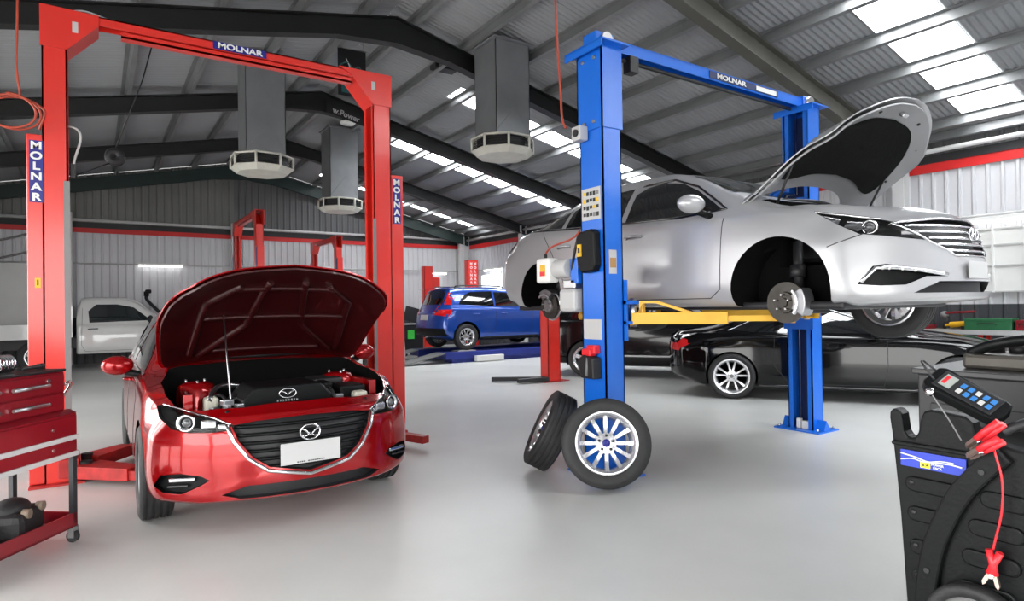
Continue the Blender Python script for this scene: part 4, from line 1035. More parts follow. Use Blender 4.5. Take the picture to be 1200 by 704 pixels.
t, arm, a, b = red_lift('farthest red two-post lift, right of the two seen over the open red bonnet', (5.62, 19.75, 0), -pi/2, 2.7, 3.45, False)
# red posts seen singly
def red_post(label, loc, h, w=.30, d=.22, name='lift_post', letters=False, motor=False):
    t = thing(name, label, 'lift post', loc)
    MB().bx(-w/2, -w/2+.012, -d/2, d/2, .012, h).bx(-w/2, w/2, -d/2, -d/2+.012, .012, h).bx(w/2-.012, w/2, -d/2, d/2, .012, h).bx(-w/2, w/2, d/2-.012, d/2, .012, h).bx(-w/2, w/2, -d/2, d/2, h-.012, h).build('post', M_redlift, t)
    MB().bx(-w/2-.14, w/2+.14, -d/2-.08, d/2+.08, 0, .012).build('base_plate', M_reddirty, t)
    if letters:
        for k in (-.07, .07):
            for i, ch in enumerate('MOLNAR'): text('post_letter', ch, .105, M_white, t, (k, -d/2-.003, h-.12-i*.115), (1, 0, 0), (0, 0, 1), .002, .03)
    if motor: MB().bx(w/2, w/2+.28, -.08, .1, h-.75, h-.35, .02).build('motor_box', M_redlift, t); MB().bx(w/2+.02, w/2+.2, -.05, .08, h-.85, h-.76).build('oil_tank', M_black, t)
    return t
t = red_post('short bright red lift post on the grey floor left of the near blue post', (6.98, 9.1, 0), 2.6, .28, .24)
for q in (((-.15, -.02), (-.95, .55)), ((-.15, -.1), (-.75, -.02))):
    p, e = V((*q[0], 0)), V((*q[1], 0)); d = (e-p).normalized(); n = V((-d.y, d.x, 0))
    MB().prism([tuple((p+n*.07).xy), tuple((e+n*.05).xy), tuple((e-n*.05).xy), tuple((p-n*.07).xy)], .02, .09, 'XY').build('swing_arm', M_black, t)
red_post('distant red post with a red motor box left of the blue SUV roof', (8.9, 18.1, 0), 2.72, .30, motor=True)
red_post('distant red post with white lettering above the blue SUV roof', (9.57, 16.4, 0), 2.82, .36, letters=True)

# ================================================================== BLUE TWO-POST LIFT
t = thing('two_post_lift', 'bright blue two-post lift holding up the silver sedan', 'car lift', (3.40, 3.70, 0))
W_ = 3.18; D = .28; H = 3.56
def bpost(x0, inner, w=.205):
    x1 = x0+inner*w; mb = MB()
    mb.bx(x0, x0+inner*.012, 0, D, .012, H-.05); mb.bx(x0, x1, 0, .012, .012, H-.05); mb.bx(x0, x1, D-.012, D, .012, H-.05)
    mb.bx(x1, x1-inner*.012, 0, .055, .012, H-.05); mb.bx(x1, x1-inner*.012, D-.055, D, .012, H-.05)
    p = mb.build('post', M_bluelift, t)
    MB().bx(x0+inner*.013, x0+inner*.03, .02, D-.02, .02, H-.1).build('channel_shade', M_bluedark, p)  # dark sheet stands in for the shade inside the open channel
    bp = MB().bx(x0-inner*.09, x1+inner*.10, -.12, D+.12, 0, .014).build('base_plate', M_bluelift, t)
    for (dx, dy) in ((-.05, -.08), (.26, -.08), (.26, .36), (-.05, .36)): MB().cyl((x0+inner*dx, dy, .014), (x0+inner*dx, dy, .045), .014, seg=6).build('anchor_bolt', M_steel, bp)
    for yy in (-.10, D): MB().prism([(x0+inner*.04, .014), (x0+inner*.17, .014), (x0+inner*.12, .12)], yy, yy+.10, 'XZ').build('base_gusset', M_bluelift, bp)
    return p
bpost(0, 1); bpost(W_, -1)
sl = MB(); sl.bx(-.012, 0, -.012, D+.012, 2.84, H-.04).bx(-.012, .215, -.012, 0, 2.84, H-.04).bx(-.012, .215, D, D+.012, 2.84, H-.04).build('post_extension', M_bluelift, t)
sl = MB(); sl.bx(W_, W_+.012, -.012, D+.012, 2.84, H-.04).bx(W_-.215, W_+.012, -.012, 0, 2.84, H-.04).bx(W_-.215, W_+.012, D, D+.012, 2.84, H-.04).build('post_extension', M_bluelift, t)
for (y, z) in ((.08, 2.90), (.20, 2.90), (.07, 3.42), (.21, 3.42)): MB().cyl((-.026, y, z), (-.010, y, z), .016, seg=8).build('bolt', M_steel, t)
for x0, x1 in ((-.07, .24), (W_-.24, W_+.07)):
    MB().bx(x0, x1, -.08, D+.10, H-.045, H-.03).bx(x0, x0+.012 if x0 < 0 else x0+.012, -.08, D+.1, H-.1, H-.04).build('cap_plate', M_bluelift, t)
    MB().bx(x0+.07, x1-.04, .06, .22, H-.03, H+.09).build('pulley_bracket', M_bluelift, t, bevel=.01)
    MB().cyl(((x0+x1)/2+.02, .03, H+.03), ((x0+x1)/2+.02, .25, H+.03), .055, seg=24).build('pulley', M_steel, t)
ob = MB().bx(.20, W_-.16, .08, .20, H+.055, H+.067).bx(.20, W_-.16, .08, .092, H-.03, H+.06).bx(.20, W_-.16, .188, .2, H-.03, H+.06).build('overhead_beam', M_bluelift, t)
MB().cyl((.3, .14, H-.06), (W_-.3, .14, H-.06), .018).build('cut_off_bar', M_black, t)
MB().bx(.40, .50, .07, .16, H-.17, H-.03, .004).build('limit_switch', M_black, t)
n = MB().bx(1.45, 2.55, .072, .08, H-.015, H+.05).build('nameplate', M_bluedark, ob); text('nameplate_letters', 'MOLNAR', .064, M_white, n, (1.78, .070, H+.018), (1, 0, 0), (0, 0, 1), .001, .03, 1.7); MB().bx(2.18, 2.52, .069, .072, H-.005, H+.042).build('nameplate_panel', M_white, n)
for x in (W_-.07, W_-.13): MB().cyl((x, .10 if x > W_-.1 else .18, .10), (x, .10 if x > W_-.1 else .18, H-.06), .006, seg=8).build('lift_cable', M_steel, t)
MB().bx(W_-.19, W_-.13, .055, .14, .016, .10, .004).build('guide_block', M_white, t); MB().bx(W_-.19, W_-.14, .155, .20, .016, .12, .004).build('guide_block', M_white, t)
MB().bx(W_-.215+.23, W_+.002+.012, .0, .012, 2.95, 3.40).build('warning_sheet', M_paper, t)
# items on the near post
po = MB().bx(-.006, 0, .03, .26, 2.10, 2.365).build('instruction_poster', M_paper, t)
R2 = random.Random(5)
for r_ in range(4):
    for k in range(5):
        yy = .05+k*.040; zz = 2.335-r_*.058
        MB().bx(-.009, -.006, yy, yy+.028, zz-.024-R2.random()*.012, zz).build('poster_picture', R2.choice((M_black, M_black, M_grey, M_sticker)), po)
bx_ = MB().prism([(.03, 1.72), (.06, 1.67), (.20, 1.66), (.245, 1.70), (.26, 1.78), (.265, 1.95), (.235, 2.0), (.08, 2.02), (.04, 1.99)], -.075, 0, 'YZ').build('carriage_cover', M_plast, t, bevel=.015)
st_ = MB().bx(-.085, -.074, .19, .24, 1.80, 1.90).build('warning_sticker', M_sticker, bx_); MB().bx(-.09, -.086, .205, .225, 1.83, 1.87).build('sticker_mark', M_black, st_)
lb = MB().bx(.05, .13, -.006, 0, 1.65, 1.845).build('data_label', M_paper, t); MB().bx(.058, .122, -.008, -.006, 1.70, 1.78).build('label_picture', mat('label_tan', (.4, .22, .08), .5), lb)
MB().bx(-.005, 0, .04, .26, 1.115, 1.28).build('notice_sheet', M_paper, t)
MB().bx(-.07, 0, .06, .16, 1.0, 1.07, .01).build('lock_release_top', M_clampred, t); MB().bx(-.09, -.01, .09, .20, .98, 1.04, .015).build('lock_release', M_clampred, t)
lk = MB().prism([(.04, .80), (.20, .80), (.24, .95), (.17, .99), (.05, .97)], -.10, -.005, 'YZ').build('lock_housing', M_black, t, bevel=.01)
MB().cyl((-.105, .12, .82), (-.09, .12, .97), .012).build('lock_cable', M_grey, lk)
MB().bx(-.10, -.01, .16, .27, 2.76, 2.88, .01).build('switch_box', M_lightgrey, t); MB().cyl((-.115, .21, 2.82), (-.10, .21, 2.82), .03).build('switch_knob', M_black, t)
# power unit behind the post
pu = MB().bx(-.03, .12, D+.02, D+.12, 1.58, 1.80, .01).build('power_unit_bracket', M_bluelift, t)
MB().cyl((0, D+.14, 1.72), (0, D+.33, 1.72), .085, seg=28).build('motor', M_lightgrey, pu, bevel=.01)
co_ = MB().bx(-.10, .02, D+.33, D+.52, 1.60, 1.82, .02).build('control_box', M_white, pu)
q_ = MB().bx(-.105, -.10, D+.38, D+.45, 1.66, 1.76).build('control_sticker', M_sticker, co_); MB().bx(-.108, -.105, D+.38, D+.45, 1.66, 1.70).build('sticker_band', M_clampred, q_)
MB().cyl((-.04, D+.45, 1.82), (-.04, D+.45, 1.86), .015).build('cable_gland', M_black, co_)
MB().bx(-.05, .10, D+.04, D+.26, 1.34, 1.54, .03).build('oil_tank', M_lightgrey, pu); MB().bx(-.03, .09, D+.06, D+.22, 1.54, 1.62, .01).build('pump_block', M_steel, pu)
MB().tube(bez((-.03, D-.02, 2.02), (-.05, D+.10, 1.90), (-.04, D+.35, 1.98), (-.04, D+.45, 1.86), 16), .009, 8).build('supply_cable', M_orange, t)
MB().tube(bez((-.03, D, 1.98), (-.05, D+.06, 1.8), (-.03, D+.1, 1.7), (.0, D+.12, 1.66), 16), .012, 8).build('hydraulic_hose', M_black, t)
# carriages and yellow arms
for xc, sg in ((.205, 1), (W_-.205, -1)):
    ca = MB().bx(xc, xc+sg*.13, -.06, D+.06, 1.235, 1.26).bx(xc, xc+sg*.13, -.06, D+.06, 1.40, 1.43).bx(xc, xc+sg*.02, -.03, D+.03, 1.10, 1.60).bx(xc+sg*.02, xc+sg*.10, .04, .24, 1.26, 1.40).build('carriage', M_bluelift, t)
    for yy, ee in ((-.01, (-1.0 if sg > 0 else -.5, 1)), (D+.01, (1.45, -1))):
        p = V((xc+sg*.10, yy, 0)); e = V((xc+sg*.78, ee[0], 0)); d = (e-p).normalized(); n = V((-d.y, d.x, 0)); L_ = (e-p).length
        f = lambda a_, b_, w0, w1: [tuple((p+d*a_+n*w0).xy), tuple((p+d*b_+n*w1).xy), tuple((p+d*b_-n*w1).xy), tuple((p+d*a_-n*w0).xy)]
        A = MB().prism(f(0, L_*.62, .075, .06), 1.235, 1.33, 'XY').build('swing_arm', M_yellow, t, bevel=.004)
        M2 = Matrix.Translation((p.x, p.y, 0)) @ Matrix.Rotation(atan2(d.y, d.x), 4, 'Z')
        MB().prism([(-.02, 1.235), (.06, 1.235), (.06, 1.425), (.20, 1.425), (.52, 1.315), (.46, 1.315), (.19, 1.405), (.09, 1.405), (.09, 1.245), (-.02, 1.22)], -.055, -.04, 'XZ', M2).prism([(-.02, 1.235), (.06, 1.235), (.06, 1.425), (.20, 1.425), (.52, 1.315), (.46, 1.315), (.19, 1.405), (.09, 1.405), (.09, 1.245), (-.02, 1.22)], .04, .055, 'XZ', M2).build('arm_bracket', M_yellow, A)
        MB().prism(f(L_*.5, L_, .040, .036), 1.255, 1.30, 'XY').build('arm_extension', M_yellow, A)
        MB().cyl(V((e.x, e.y, 1.24)), V((e.x, e.y, 1.345)), .028, seg=16).cyl(V((e.x, e.y, 1.345)), V((e.x, e.y, 1.362)), .055, seg=24).build('lifting_pad', M_yellow, A)
        MB().cyl((p.x, p.y, 1.21), (p.x, p.y, 1.45), .03, seg=16).build('pivot_pin', M_steel, A)

# ================================================================== LOOSE WHEELS
def loose_wheel(label, M):
    t = thing('loose_wheel', label, 'wheel', (0, 0, 0)); t.matrix_world = M
    tyre_mb(.334, .215, .232).build('tyre', M_rubber, t, auto=30)
    r = rim_mb(.232, .215, 12, 'multi', -1).build('rim', M_alloy, t, auto=35)
    # double up: slim spokes between, hub with bolt holes
    for k in range(5):
        a = 2*pi*k/5+.3; MB().cyl((cos(a)*.056, -.086, sin(a)*.056), (cos(a)*.056, -.062, sin(a)*.056), .010, seg=12).build('bolt_hole', M_black, r)
    MB().lathe([(.001, -.077), (.029, -.077), (.031, -.06), (.001, -.06)], seg=24).build('centre_bore', M_navy, r)
    return t
ca = radians(-37)      # outer face turned to the camera
tilt = radians(-15)
R_w = Matrix.Rotation(ca, 4, 'Z') @ Matrix.Rotation(tilt, 4, 'X')
p0 = V((3.165, 3.455, 0)); bot = R_w @ V((0, .0, -.334))
lo = min((R_w @ V((.334*0, y, -.334))).z for y in (-.09, .09))
loose_wheel('twelve-spoke alloy wheel with tyre facing the camera, leaning on the near blue post', Matrix.Translation((p0.x-bot.x*.6, p0.y-bot.y*.6, -lo)) @ R_w)
R_w = Matrix.Rotation(radians(-123), 4, 'Z') @ Matrix.Rotation(radians(-27), 4, 'X')
cs = [R_w @ V((.325*cos(a), y, .325*sin(a))) for y in (-.1, .1) for a in [2*pi*k/48 for k in range(48)]]
lo = min(q.z for q in cs)
loose_wheel('tyre seen tread-on, tilted against the near blue post behind the alloy wheel', Matrix.Translation((3.20, 4.19, -lo)) @ R_w)

# ================================================================== CEILING DUCTS
def duct(label, cx, cy, zb, w):
    t = thing('air_duct', label, 'duct', (cx, cy, zb))
    top = min(zroof(cx+w/2), zroof(cx-w/2))-zb-.03; h = w/2
    MB().bx(-h, h, -h, -h+.01, .28, top).bx(-h, h, h-.01, h, .28, top).bx(-h, -h+.01, -h, h, .28, top).bx(h-.01, h, -h, h, .28, top).build('duct_shaft', M_duct, t)
    MB().bx(-h-.05, h+.05, -h-.05, -h, top-.05, top-.02).bx(-h-.05, -h, -h, h, top-.05, top-.02).bx(h, h+.05, -h, h, top-.05, top-.02).bx(-h, h, h, h+.05, top-.05, top-.02).build('duct_flange', M_duct, t)
    mb = MB()
    for y in (-h-.001, ):
        mb.tube([(-h, y, .34), (h*.1, y, top*.42), (h, y, .34)], .004, 4)
    mb.build('duct_crease', M_duct, t)
    # octagonal diffuser
    ro, ri = .50, .44
    oc = lambda r, z: [V((r*cos(pi/8+k*pi/4), r*sin(pi/8+k*pi/4), z)) for k in range(8)]
    d = MB(); A, B, C_ = oc(ri, .0), oc(ro, .09), oc(ro-.02, .28)
    dish = MB(); vs = [dish.bm.verts.new(v) for v in oc(ro-.01, .085)]; v2 = [dish.bm.verts.new(v) for v in oc(ri*.92, .015)]; c0 = dish.bm.verts.new((0, 0, 0)); v3 = [dish.bm.verts.new(v) for v in oc(ro-.01, .10)]
    for k in range(8):
        j = (k+1) % 8; dish.bm.faces.new((vs[k], vs[j], v2[j], v2[k])); dish.bm.faces.new((v2[k], v2[j], c0)); dish.bm.faces.new((vs[k], vs[j], v3[j], v3[k]))
    dish.bm.faces.new(v3[::-1]); dish.build('diffuser_dish', M_ductw, t)
    for k in range(8): d.tube([oc(ro-.01, .09)[k], oc(ro-.01, .29)[k]], .020, 6)
    d.tube(oc(ro-.01, .285), .018, 6, closed=True).tube(oc(ro-.01, .10), .014, 6, closed=True)
    fr = d.build('diffuser_frame', M_ductw, t)
    lv = MB()
    for k in range(8):
        a_, b_ = oc(ro-.035, 0)[k], oc(ro-.035, 0)[(k+1) % 8]
        for i in range(4): z = .13+.036*i; lv.tube([a_+V((0, 0, z)), b_+V((0, 0, z))], .006, 4)
    lv.build('louvres', M_black, t); MB().prism([tuple(v.xy) for v in oc(ro-.09, 0)], .11, .285, 'XY').build('diffuser_core', M_black, t)
    MB().prism([tuple(v.xy) for v in oc(ro-.02, 0)], .285, .295, 'XY').build('diffuser_top', M_ductw, t)
duct('square grey air duct nearest the blue lift, with eight-sided vent', 5.33, 8.10, 3.72, .62)
duct('dark square air duct hanging behind the red lift beam, with eight-sided vent', 2.31, 10.82, 3.64, .62)
duct('farthest square air duct, pale silver, left of the right red post', 4.80, 14.33, 3.66, .66)

# ================================================================== CEILING AND WALL FITTINGS
def tube_lamp(label, p, axis, L_, group=None):
    t = thing('fluorescent_light', label, 'light', p)
    if axis == 'X': MB().bx(-L_/2, L_/2, -.05, .05, .02, .07).build('lamp_housing', M_white, t); MB().cyl((-L_/2+.03, 0, 0), (L_/2-.03, 0, 0), .028).build('lamp_tube', M_lampon, t)
    else: MB().bx(-.05, .05, -L_/2, L_/2, .02, .07).build('lamp_housing', M_white, t); MB().cyl((0, -L_/2+.03, 0), (0, L_/2-.03, 0), .028).build('lamp_tube', M_lampon, t)
tube_lamp('glowing tube light on the far wall above the white ute', (1.53, YB-.16, 2.68), 'X', 1.15)
tube_lamp('glowing tube light on the far wall behind the farthest red lift', (5.8, YB-.16, 2.70), 'X', 1.2)
tube_lamp('glowing tube light on the far wall beside the red post with motor box', (10.35, YB-.14, 2.62), 'X', .75)
tube_lamp('glowing tube light on the right wall left of the silver sedan', (XE-.17, 18.1, 2.66), 'Y', 1.2)
tube_lamp('long glowing tube light on the right wall beside the silver sedan nose', (XE-.17, 3.35, 2.60), 'Y', 1.35)
t = thing('hanging_banner', 'black banner with teal artwork hanging behind the red lift beam', 'banner', (3.57, 9.98, 4.93))
bo = MB().bx(-.24, .24, -.005, .005, 0, .80).build('cloth', M_black, t); MB().cyl((-.25, 0, .80), (.25, 0, .80), .012).build('top_rail', M_grey, t)
MB().tube(spline([(-.20, -.008, .50), (-.08, -.008, .56), (.02, -.008, .48), (.12, -.008, .52), (.2, -.008, .40)], 5), .010, 6).build('artwork_line', M_teal, bo); MB().tube(spline([(-.1, -.008, .62), (-.04, -.008, .50), (.0, -.008, .36), (.1, -.008, .44)], 5), .009, 6).build('artwork_stroke', M_lightgrey, bo)
MB().bx(-.18, .18, -.008, -.005, .05, .30).build('artwork_panel', M_teal, bo)
for x in (-.2, .2): MB().cyl((x, 0, .80), (x, 0, zroof(3.57)-4.93-.02), .004, seg=6).build('hanging_wire', M_grey, t)
t = thing('rafter_sign', 'white lettering w.Power on the black rafter beside the red post', 'sign', (4.3, 12.39, 5.47))
q = MB().prism([(-.42, .10), (.40, -.09), (.40, -.27), (-.42, -.08)], 0, .012, 'XZ').build('sign_board', M_black, t); text('sign_letters', 'w.Power', .16, M_lightgrey, q, (0, -.004, -.085), (1, 0, -.23), (.23, 0, 1), .002, .02)
t = tag(MB().lathe([(.001, 0), (.14, 0), (.16, .03), (.14, .06), (.001, .06)], axis='Z', seg=32, closed=False).build('round_light', M_white), 'round white disc light under the black rafter left of the right red post', 'light'); t.location = (4.4, 12.6, zroof(4.4)-.56)
t = tag(MB().bx(-.22, .22, -.11, .11, -.04, .04, .01).build('junction_box', M_black), 'small black box fixed under the roof sheet above the right red post', 'box'); t.location = (5.1, 9.6, zroof(5.1)-.06)
t = thing('hanging_reel', 'black reel hanging on a thin cable behind the left red post', 'reel', (.20, 9.0, 3.30))
MB().lathe([(.02, -.06), (.10, -.06), (.11, -.04), (.05, -.03), (.05, .03), (.11, .04), (.10, .06), (.02, .06)], axis='Y', seg=24).build('drum', M_black, t)
MB().tube([(0, 0, .08), (.30, -.05, 1.0), (.50, -.1, 1.86)], .008, 6).build('hanging_cable', M_black, t); MB().tube([(0, 0, -.05), (-.35, -.3, -.30), (-.75, -.8, -.62)], .008, 6).build('lead_cable', M_black, t)
# air hoses
t = tag(MB().tube(spline([(3.28, 4.14, zroof(3.3)-.1), (3.28, 4.13, 4.0), (3.30, 4.11, 3.3), (3.31, 4.10, 3.0), (3.315, 4.06, 2.9)], 6), .010, 8).build('air_hose', M_orange), 'orange hose dropping from the roof to the near blue post', 'hose')
hp = [(-.49, 6.05, zroof(-.49)-.1), (-.49, 6.05, 3.8), (-.50, 6.05, 3.3), (-.48, 6.05, 3.08)]
for k in range(34): a_ = pi/2-k*.42; hp.append((-.56+.17*cos(a_)+.002*k, 6.05+.003*k, 2.96+.13*sin(a_)))
hp.append((-.37, 6.2, 2.87))
tag(MB().tube(spline(hp, 3), .009, 6).build('coiled_hose', M_orange), 'orange hose looped in a coil beside the left red post', 'hose')
for i, z in enumerate((2.18, 2.02)):
    tag(MB().tube(bez((-.30, 6.9, z), (-.6, 7.0, z-.12), (-.9, 7.0, z-.22), (-1.6, 7.0, z-.30+.05*i)), .010, 6).build('black_cable', M_black), ('upper' if i == 0 else 'lower')+' of two black cables leading left from the left red post', 'cable')
tag(MB().bx(-.05, .05, -.02, .02, -.11, .11).build('fire_sign', M_clampred), 'small red sign on the white wall post beside the left red post', 'sign').location = (-.62, YB-.36, 2.15)
bpy.data.objects['fire_sign']['kind'] = bpy.data.objects['fire_sign'].get('kind', ''); del bpy.data.objects['fire_sign']['kind']

# ================================================================== RAMPS UNDER THE BLUE SUV
t = thing('drive_on_ramps', 'blue drive-on ramps under the blue SUV with grey approach ramps', 'ramp', (7.0, 14.50, 0))
for sg in (-1, 1):
    y0, y1 = sorted((sg*.52, sg*1.05))
    r = MB().bx(.1, 4.5, y0, y1, .10, .27).build('runway', M_ramp, t, bevel=.01); MB().bx(.3, 4.4, y0+.06, y1-.06, .0, .10).build('runway_base', M_ramp, r)
    MB().prism([(-1.05, 0), (.1, .24), (.1, .27), (-1.05, .03)], y0+.02, y1-.02, 'XZ').build('approach_ramp', M_rampg, t)
    MB().box((.75, (y0+y1)/2, .285), (.5, .35, .02), None, .005).build('turn_plate', M_lightgrey, t)
MB().bx(.9, 1.7, -1.20, -1.055, .02, .16, .005).build('label_plate', M_white, t)
t = thing('tyre_rack', 'black storage trolley left of the blue SUV tailgate', 'trolley', (7.55, 16.5, 0))
MB().bx(-.3, .3, -.25, .25, .12, .9, .02).build('cabinet', M_black, t); MB().bx(-.32, .32, -.27, .27, .9, .94).build('top', M_grey, t); MB().box((.1, 0, 1.18), (.55, .04, .42), Matrix.Rotation(.25, 3, 'Y'), .01).build('lid', M_black, t)
MB().bx(-.2, 0, -.28, -.25, .5, .75).build('green_panel', mat('green_bright', (.05, .5, .06), .5), t)
for x in (-.25, .25):
    for y in (-.2, .2): MB().cyl((x, y-.015, .06), (x, y+.015, .06), .06).build('caster', M_black, t)

# ================================================================== RED TOOL TROLLEY (left foreground)
t = thing('tool_trolley', 'red tool trolley on casters with silver drawer handles at the left edge', 'tool trolley', (-.105, 4.62, 0), radians(52))
L0 = -.78; DP = .42       # local X along the front, corner post at X=0; front faces -Y
MB().bx(L0, -.035, .05, DP-.02, .80, 1.045, .006).build('top_chest', M_toolred, t)
MB().bx(L0-.005, -.03, .04, DP-.01, 1.045, 1.06, .004).build('chest_lid', M_black, t)
for z0, z1 in ((.925, 1.03), (.815, .915)):
    d = MB().bx(L0+.02, -.05, .036, .05, z0, z1, .004).build('drawer', M_toolred, t)
    for x in (-.62, -.30):
        MB().cyl((x-.12, .018, z0+.05), (x+.12, .018, z0+.05), .011, seg=12).cyl((x-.10, .02, z0+.05), (x-.10, .04, z0+.05), .007, seg=8).cyl((x+.10, .02, z0+.05), (x+.10, .04, z0+.05), .007, seg=8).build('drawer_handle', M_steel, d)
MB().cyl((-.17, .028, 1.0), (-.17, .036, 1.0), .012, seg=16).build('lock', M_steel, t)
cs_ = MB().bx(L0, 0, 0, DP, .535, .79).build('lower_case', M_toolred, t, bevel=.006)
MB().prism([(0, .79), (.045, .81), (DP, .81), (DP, .79)], L0, 0, 'YZ').build('case_top', M_toolred, t)
for z0, z1, nm in ((.655, .775, 0), (.555, .64, 1)):
    d = MB().bx(L0+.01, -.012, -.010, 0, z0, z1, .003).build('drawer', M_toolred, t)
    MB().bx(L0+.01, -.004, -.022, -.008, z0-.022, z0+.006, .003).build('drawer_trim', M_rail, d)
    MB().cyl((-.19, -.016, (z0+z1)/2), (-.19, -.01, (z0+z1)/2), .010, seg=16).build('lock', M_steel, d)
for x in (L0+.015, -.015):
    for y in (.015, DP-.015): MB().bx(x-.015, x+.015, y-.015, y+.015, .12, .54).build('corner_post', mat('post_dark', (.05, .05, .055), .4, .4), t)
MB().bx(L0, 0, 0, .012, .10, .185).bx(L0, 0, DP-.012, DP, .10, .185).bx(L0, L0+.012, 0, DP, .10, .185).bx(-.012, 0, 0, DP, .10, .185).bx(L0, 0, 0, DP, .10, .112).build('bottom_tray', M_toolred, t)
for x in (L0+.03, -.0):
    for y in (.03, DP-.03):
        c_ = MB().cyl((x-.012, y, .035), (x+.012, y, .035), .036, seg=20).build('caster_wheel', M_rubber, t); MB().bx(x-.022, x+.022, y-.02, y+.02, .068, .10, .004).bx(x-.024, x-.016, y-.02, y+.015, .03, .08).bx(x+.016, x+.024, y-.02, y+.015, .03, .08).build('caster_fork', M_grey, c_)
MB().tube(spline([(.0, .08, .96), (.045, .08, .97), (.06, .10, .93), (.055, .2, .80), (.05, .22, .72), (.0, .22, .70)], 6), .009, 8).build('push_handle', M_chrome, t)
Mt = Matrix.Translation((-.105, 4.62, 0)) @ Matrix.Rotation(radians(52), 4, 'Z')
def wt(o, x, y, z, rz=0): o.location = Mt @ V((x, y, z)); o.rotation_euler = (0, 0, radians(52)+rz)
def mount(label, x, y, sc):
    o = thing('engine_mount', label, 'car part', (0, 0, 0)); wt(o, x, y, .112, .3)
    MB().bx(-.10*sc, .10*sc, -.08*sc, .08*sc, 0, .11*sc, .03*sc).build('mount_body', M_rubber, o); MB().sph((.0, 0, .11*sc), .06*sc, (1.3, 1, .7)).build('mount_dome', M_rubber, o)
    for k in (-.04, .06): MB().cyl((k*sc, -.085*sc, .10*sc), (k*sc, -.06*sc, .10*sc), .018*sc, seg=16).build('mount_bush', mat('bush_beige', (.25, .19, .14), .6), o)
mount('largest black rubber engine part on the trolley bottom tray', -.25, .20, 1.5); mount('black rubber engine part at the left end of the trolley bottom tray', -.56, .22, 1.3)
o = thing('red_tool_case', 'small red case standing on top of the red tool trolley', 'case', (0, 0, 0)); wt(o, -.52, .24, 1.06)
MB().bx(-.14, .14, -.10, .10, 0, .11, .01).build('case_body', M_toolred, o); MB().bx(-.15, .15, -.11, .11, .11, .125, .004).build('case_lid', M_black, o)
o = thing('hose_clamp_set', 'ribbed chrome hose piece on top of the red tool trolley', 'hose', (0, 0, 0)); wt(o, -.29, .20, 1.06)
for k in range(5):
    MB().lathe([(.042, -.008), (.052, 0), (.042, .008), (.036, 0)], axis='X', seg=24).xf(Matrix.Translation((k*.018-.04, 0, .052))).build('hose_rib', M_chrome, o)
o = tag(MB().box((0, 0, .012), (.17, .04, .022), None, .008).cyl((.08, 0, .012), (.12, 0, .012), .018).build('ratchet', M_black), 'black ratchet lying on the red tool trolley lid near its right end', 'tool'); wt(o, -.16, .16, 1.064, .2)

# ================================================================== BATTERY TROLLEY AND CABINET (right foreground)
t = thing('power_pack_trolley', 'black plastic power pack trolley with blue label at the right edge', 'battery trolley', (1.90, .60, 0))
# side panel faces -X ; outline in (Y, Z)
ol = [(.235, .02), (.237, .546), (.249, .795), (.266, 1.006), (.273, 1.06), (.272, 1.080), (.262, 1.090), (.250, 1.088), (.240, 1.076), (.234, 1.028), (.225, 1.013), (.208, 1.013), (.199, 1.03), (.192, 1.07), (.184, 1.090), (.165, 1.098), (.087, 1.090), (.068, 1.075), (.060, 1.04), (-.03, 1.02), (-.25, 1.0), (-.27, .95), (-.27, .02)]
pn = MB().prism(ol, 0, .05, 'YZ').build('side_panel', M_plast, t, bevel=.012)
MB().bx(.05, .42, -.26, .24, .05, 1.0, .03).build('trolley_body', M_plast, t); MB().bx(-.012, .0, .02, .264, .988, 1.0, .004).build('panel_lip', M_plast, pn)
lb = MB().bx(-.008, -.001, .082, .241, .933, .978).build('label_plate', mat('label_blue', (.01, .035, .42), .35), pn)
MB().tube(spline([(-.010, .24, .968), (-.010, .20, .962), (-.010, .17, .955), (-.010, .12, .958), (-.010, .09, .955)], 5), .0022, 6).build('label_bolt', M_white, lb)
MB().tube(spline([(-.010, .24, .950), (-.010, .21, .957), (-.010, .18, .953), (-.010, .14, .962), (-.010, .11, .963)], 5), .0016, 6).build('label_bolt', M_white, lb)
y_ = MB().bx(-.011, -.008, .166, .190, .937, .952).build('label_badge', mat('badge_yellow', (.9, .75, .02), .4), lb); text('badge_letters', 'SCA', .009, M_black, y_, (-.012, .178, .9445), (0, -1, 0), (0, 0, 1), .0005, .03)
text('label_letters', 'POWER\nPACK', .0085, M_white, lb, (-.010, .148, .945), (0, -1, 0), (0, 0, 1), .0005, .02)
def oval(y0, y1, z, zh, nm='panel_rib'):
    p = [(a_, b_) for a_, b_ in rrect(y0, y1, z-zh, z+zh, zh*.98, 6)]; return MB().prism(p, -.010, .001, 'YZ').build(nm, M_plast, pn, bevel=.006)
for k, (z, ya) in enumerate(((.885, .105), (.803, .128), (.712, .155), (.63, .17))):
    oval(ya, .232-.004*k, z, .021); MB().lathe([(.001, 0), (.007, 0), (.007, .006), (.001, .006)], axis='X', seg=16, closed=False).xf(Matrix.Translation((-.013, .214-.004*k, z+.005))).build('screw_recess', M_black, pn)
for z, ya, yb_ in ((.885, -.05, .055), (.806, -.04, .082), (.724, -.03, .098), (.640, -.02, .11)): oval(ya, yb_, z, .022)
sw = spline([(0, .0, 1.01), (0, .047, .954), (0, .096, .883), (0, .137, .793), (0, .165, .703), (0, .182, .571), (0, .19, .30)], 6); ed = []
for k, p in enumerate(sw):
    q = (sw[min(k+1, len(sw)-1)]-sw[max(k-1, 0)]).normalized(); ed.append((p, V((0, q.z, -q.y))))
MB().prism([tuple((p+n*.027).yz) for p, n in ed]+[tuple((p-n*.027).yz) for p, n in reversed(ed)], -.020, .002, 'YZ').build('panel_arch', M_plast, pn, bevel=.006)
